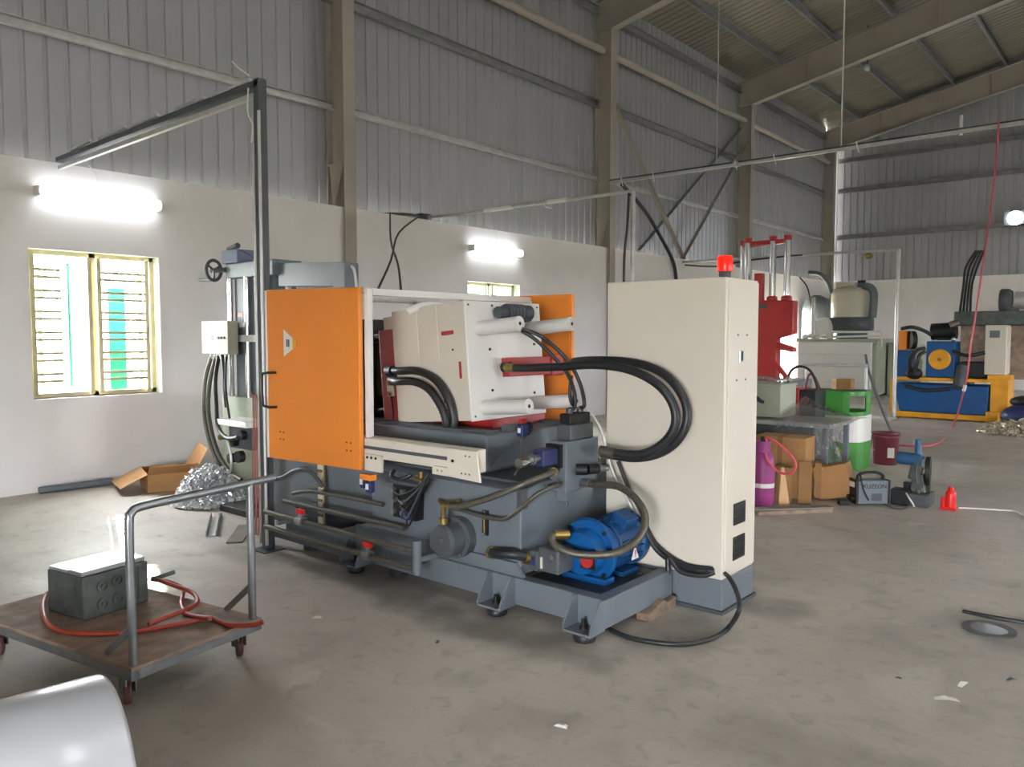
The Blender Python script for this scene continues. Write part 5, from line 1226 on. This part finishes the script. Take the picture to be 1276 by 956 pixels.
# ================================================================== blue and yellow hydraulic machine
bm_ = thing('hydraulic_unit', (-3.35, 16.9, 0), 'blue hydraulic power unit on a yellow frame at the far right', 'machine')
part(bm_, 'blue_tank', MB().prism([(-4.10, .12), (-2.62, .12), (-2.60, .66), (-4.2, .66), (-4.2, .5)], 'y', 16.62, 17.3), 'blue', .02)
part(bm_, 'frame_rail', MB().box((-4.24, 16.55, .02), (-2.45, 16.66, .12)), 'yellow', .01)
part(bm_, 'frame_rail', MB().box((-4.24, 17.25, .02), (-2.45, 17.36, .12)), 'yellow', .01)
part(bm_, 'frame_foot', MB().box((-2.62, 16.5, 0), (-2.42, 16.7, .2)), 'yellow', .01)
part(bm_, 'frame_post', MB().box((-4.26, 16.56, .1), (-4.18, 16.66, .75)), 'yellow')
part(bm_, 'frame_post', MB().box((-2.58, 16.65, .1), (-2.3, 17.3, .82)), 'yellow', .01)
part(bm_, 'deck', MB().box((-4.22, 16.58, .73), (-2.42, 17.35, .79)), 'yellow', .006)
part(bm_, 'deck_end', MB().box((-2.62, 16.56, .79), (-2.26, 16.95, .87)), 'yellow', .006)
cyb = part(bm_, 'flywheel_box', MB().box((-3.66, 16.62, .80), (-3.17, 17.1, 1.48)), 'blue', .015)
part(cyb, 'yellow_disc', MB().lathe([(.19, 0), (.19, .03), (.16, .045), (.03, .035), (.0, .04)], (-3.42, 16.62, 1.14), (0, -1, 0), 32, sharp=True), 'yellow')
part(cyb, 'disc_hub', MB().cyl((-3.42, 16.585, 1.14), (-3.42, 16.56, 1.14), .03, 12), 'brass')
part(bm_, 'side_box', MB().box((-4.2, 16.7, .79), (-3.95, 17.1, 1.30)), 'blue', .01)
part(bm_, 'orange_panel', MB().box((-4.18, 16.72, 1.31), (-4.03, 16.9, 1.68)), 'orange', .006)
part(bm_, 'black_panel', MB().cyl((-3.99, 16.75, 1.5), (-3.92, 16.8, 1.5), .18, 18), 'black')
part(bm_, 'top_pump', MB().cyl((-3.62, 16.85, 1.66), (-3.2, 16.85, 1.68), .16, 18).box((-3.5, 16.75, 1.5), (-3.3, 16.95, 1.6)), 'black')
part(bm_, 'top_valve', MB().cyl((-3.28, 16.7, 1.78), (-3.12, 16.7, 1.85), .07, 12), 'chrome')
part(bm_, 'knob', MB().ball((-3.2, 16.6, 1.52), .045, 10, 8), 'chrome')
part(bm_, 'front_motor', MB().cyl((-3.08, 16.5, .62), (-3.05, 16.7, 1.0), .1, 14), 'gray_dark')
part(bm_, 'rear_block', MB().box((-3.1, 16.75, .8), (-2.66, 17.2, 1.1)), 'black', .02)
for q in ([(-4.1, 16.6, 1.72), (-3.9, 16.55, 1.75), (-3.7, 16.6, 1.68), (-3.6, 16.7, 1.6)], [(-3.9, 16.6, .85), (-3.92, 16.52, 1.1), (-3.8, 16.5, 1.3), (-3.68, 16.6, 1.35)], [(-3.85, 16.55, .8), (-3.8, 16.5, 1.0), (-3.75, 16.5, 1.2), (-3.68, 16.6, 1.28)], [(-3.98, 16.5, .62), (-3.6, 16.48, .55), (-3.2, 16.5, .6)], [(-3.2, 16.6, 1.3), (-2.95, 16.55, 1.22), (-2.68, 16.6, 1.28)]):
    part(bm_, 'hydraulic_hose', MB().tube(q, .035, 8, 5), 'rubber')
part(bm_, 'hose_coil', MB().ball((-3.85, 16.58, .86), .13, 12, 8, (1.2, .8, .9)), 'black')
gb = thing('grey_switch_cabinet', (-2.5, 17.0, .87), 'grey switch cabinet standing on the yellow frame end', 'cabinet')
part(gb, 'cabinet_body', MB().box((-2.70, 16.7, .872), (-2.36, 17.1, 1.78)), 'offwhite', .01)
part(gb, 'name_plate', MB().box((-2.63, 16.69, 1.55), (-2.47, 16.7, 1.68)), 'gray')
part(gb, 'side_door', MB().box((-2.36, 16.74, .9), (-2.345, 17.06, 1.74)), 'offwhite')
rbm = thing('roller_bed', (-2.0, 17.9, 0), 'dark steel bed with a chrome roller behind the blue unit', 'machine')
part(rbm, 'bed_beam', MB().box((-3.4, 17.6, 1.78), (-.6, 18.3, 2.06)), 'iron', .02)
part(rbm, 'bed_panel', MB().box((-3.3, 17.75, .75), (-1.0, 18.2, 1.78)), 'ply', .01)
for x in (-3.2, -1.0): part(rbm, 'bed_leg', MB().box((x - .1, 17.7, 0), (x + .1, 18.2, .75)), 'iron')
part(rbm, 'roller', MB().cyl((-2.4, 17.8, 2.26), (-.7, 17.8, 2.22), .17, 24), 'galv')
part(rbm, 'roller_end', MB().lathe([(.2, 0), (.22, .02), (.22, .14), (.18, .2)], (-2.65, 17.8, 2.27), (1, 0, -.02), 20), 'gray_dark')
part(rbm, 'roller_block', MB().box((-2.6, 17.7, 2.06), (-2.35, 17.95, 2.14)), 'iron')
for k in range(4): part(rbm, 'wall_cable', MB().tube([(-3.35 + .06 * k, 17.9, 2.06), (-3.36 + .05 * k, 18.2, 2.6), (-3.4 + .07 * k, 18.6, 3.0), (-3.3 + .05 * k, 19, 3.35)], .025, 6), 'rubber')
scrap('brass_scrap', (-1.85, 14.9, 0), .62, .35, .24, 700, 'brass_scrap', 'pile of shiny metal castings at the right edge', .05, False)
sk = thing('navy_sack', (-1.95, 15.9, 0), 'dark navy sack slumped behind the metal castings', 'sack')
part(sk, 'sack_body', MB().ball((-1.95, 15.9, .2), .32, 18, 10, (1.1, .9, .68)), 'navy')
part(sk, 'sack_top', MB().ball((-1.9, 16.0, .45), .24, 16, 8, (1.2, .9, .5)), 'black')
part(sk, 'sack_tie', MB().cyl((-1.8, 16.0, .5), (-1.8, 16.05, .68), .06, 10, .1), 'navy')
# white plastic sheet on the floor between pipe frame and green drum
single('white_board', (-4.6, 15.5, 0), MB().box((-.5, -.35, 0), (.5, .35, .03), Matrix.Translation((-4.55, 15.9, 0))), 'paper', 'white board lying flat left of the pipe frame', 'board')

# ================================================================== bits on the near floor
ds = thing('metal_lid', (-.72, 4.88, 0), 'round bright metal lid with a dark rim on the floor', 'lid')
part(ds, 'lid_rim', MB().ring((-.72, 4.88, 0), (-.72, 4.88, .008), .13, .09, 40), 'iron')
part(ds, 'lid_disc', MB().cyl((-.72, 4.88, .0), (-.72, 4.88, .005), .09, 36), 'chrome')
single('black_strip', (-.6, 5.1, 0), MB().tube([(-0.885, 5.095, 0.006), (-0.743, 5.088, 0.008), (-0.589, 5.112, 0.006), (-0.501, 5.122, 0.006)], .014, 6), 'rubber', 'black rubber strip on the floor beside the metal lid', 'strip')
for (a, lab) in ((((-0.712, 3.813, 0), .05, 20), 'torn white scrap of paper on the near floor'), (((-0.689, 4.03, 0), .04, 75), 'small greyish scrap of paper further from the lens'), (((-0.524, 4.224, 0), .025, 40), 'tiny dark chip on the floor near the right edge')):
    loc, s, an = a
    T = Matrix.Translation(loc) @ Matrix.Rotation(R(an), 4, 'Z')
    single('paper_scrap', loc, MB().add([(-s, -s * .3, .001), (s * .2, -s * .4, .012), (s, -s * .1, .001), (s * .8, s * .3, .004), (-.2 * s, s * .2, .014), (-s, s * .15, .002), (-s, -s * .3, 0), (s * .2, -s * .4, .01), (s, -s * .1, 0), (s * .8, s * .3, .002), (-.2 * s, s * .2, .012), (-s, s * .15, 0)], [(0, 1, 4, 5), (1, 2, 3, 4), (6, 11, 10, 7), (7, 10, 9, 8), (0, 6, 7, 1), (1, 7, 8, 2), (2, 8, 9, 3), (3, 9, 10, 4), (4, 10, 11, 5), (5, 11, 6, 0)], False, T), 'paper' if s > .03 else 'gray_dark', lab, 'paper')

for px_, s_, an_, lab_ in (((-1.867, 2.533, 0), .03, 10, 'pale chip on the floor in the near centre'), ((-3.667, 2.639, 0), .03, 50, 'pale chip on the floor below the trolley handle'), ((-2.893, 2.831, 0), .02, 120, 'dark crumb on the floor before the machine feet'), ((-0.933, 3.914, 0), .015, 0, 'dark crumb on the open floor right of the cabinet'), ((-6.14, 2.94, 0), .025, 80, 'white fleck on the floor behind the trolley')):
    T = Matrix.Translation(px_) @ Matrix.Rotation(R(an_), 4, 'Z')
    single('stone_chip', px_, MB().add([(-s_, -s_ * .5, 0), (s_, -s_ * .4, 0), (s_ * .7, s_ * .5, 0), (-s_ * .8, s_ * .4, 0), (-s_ * .6, -s_ * .3, s_ * .3), (s_ * .6, -s_ * .2, s_ * .25), (s_ * .4, s_ * .3, s_ * .3), (-s_ * .5, s_ * .2, s_ * .25)], [(0, 3, 2, 1), (4, 5, 6, 7), (0, 1, 5, 4), (1, 2, 6, 5), (2, 3, 7, 6), (3, 0, 4, 7)], False, T), 'paper' if lab_[0] in 'pw' else 'gray_dark', lab_, 'debris')
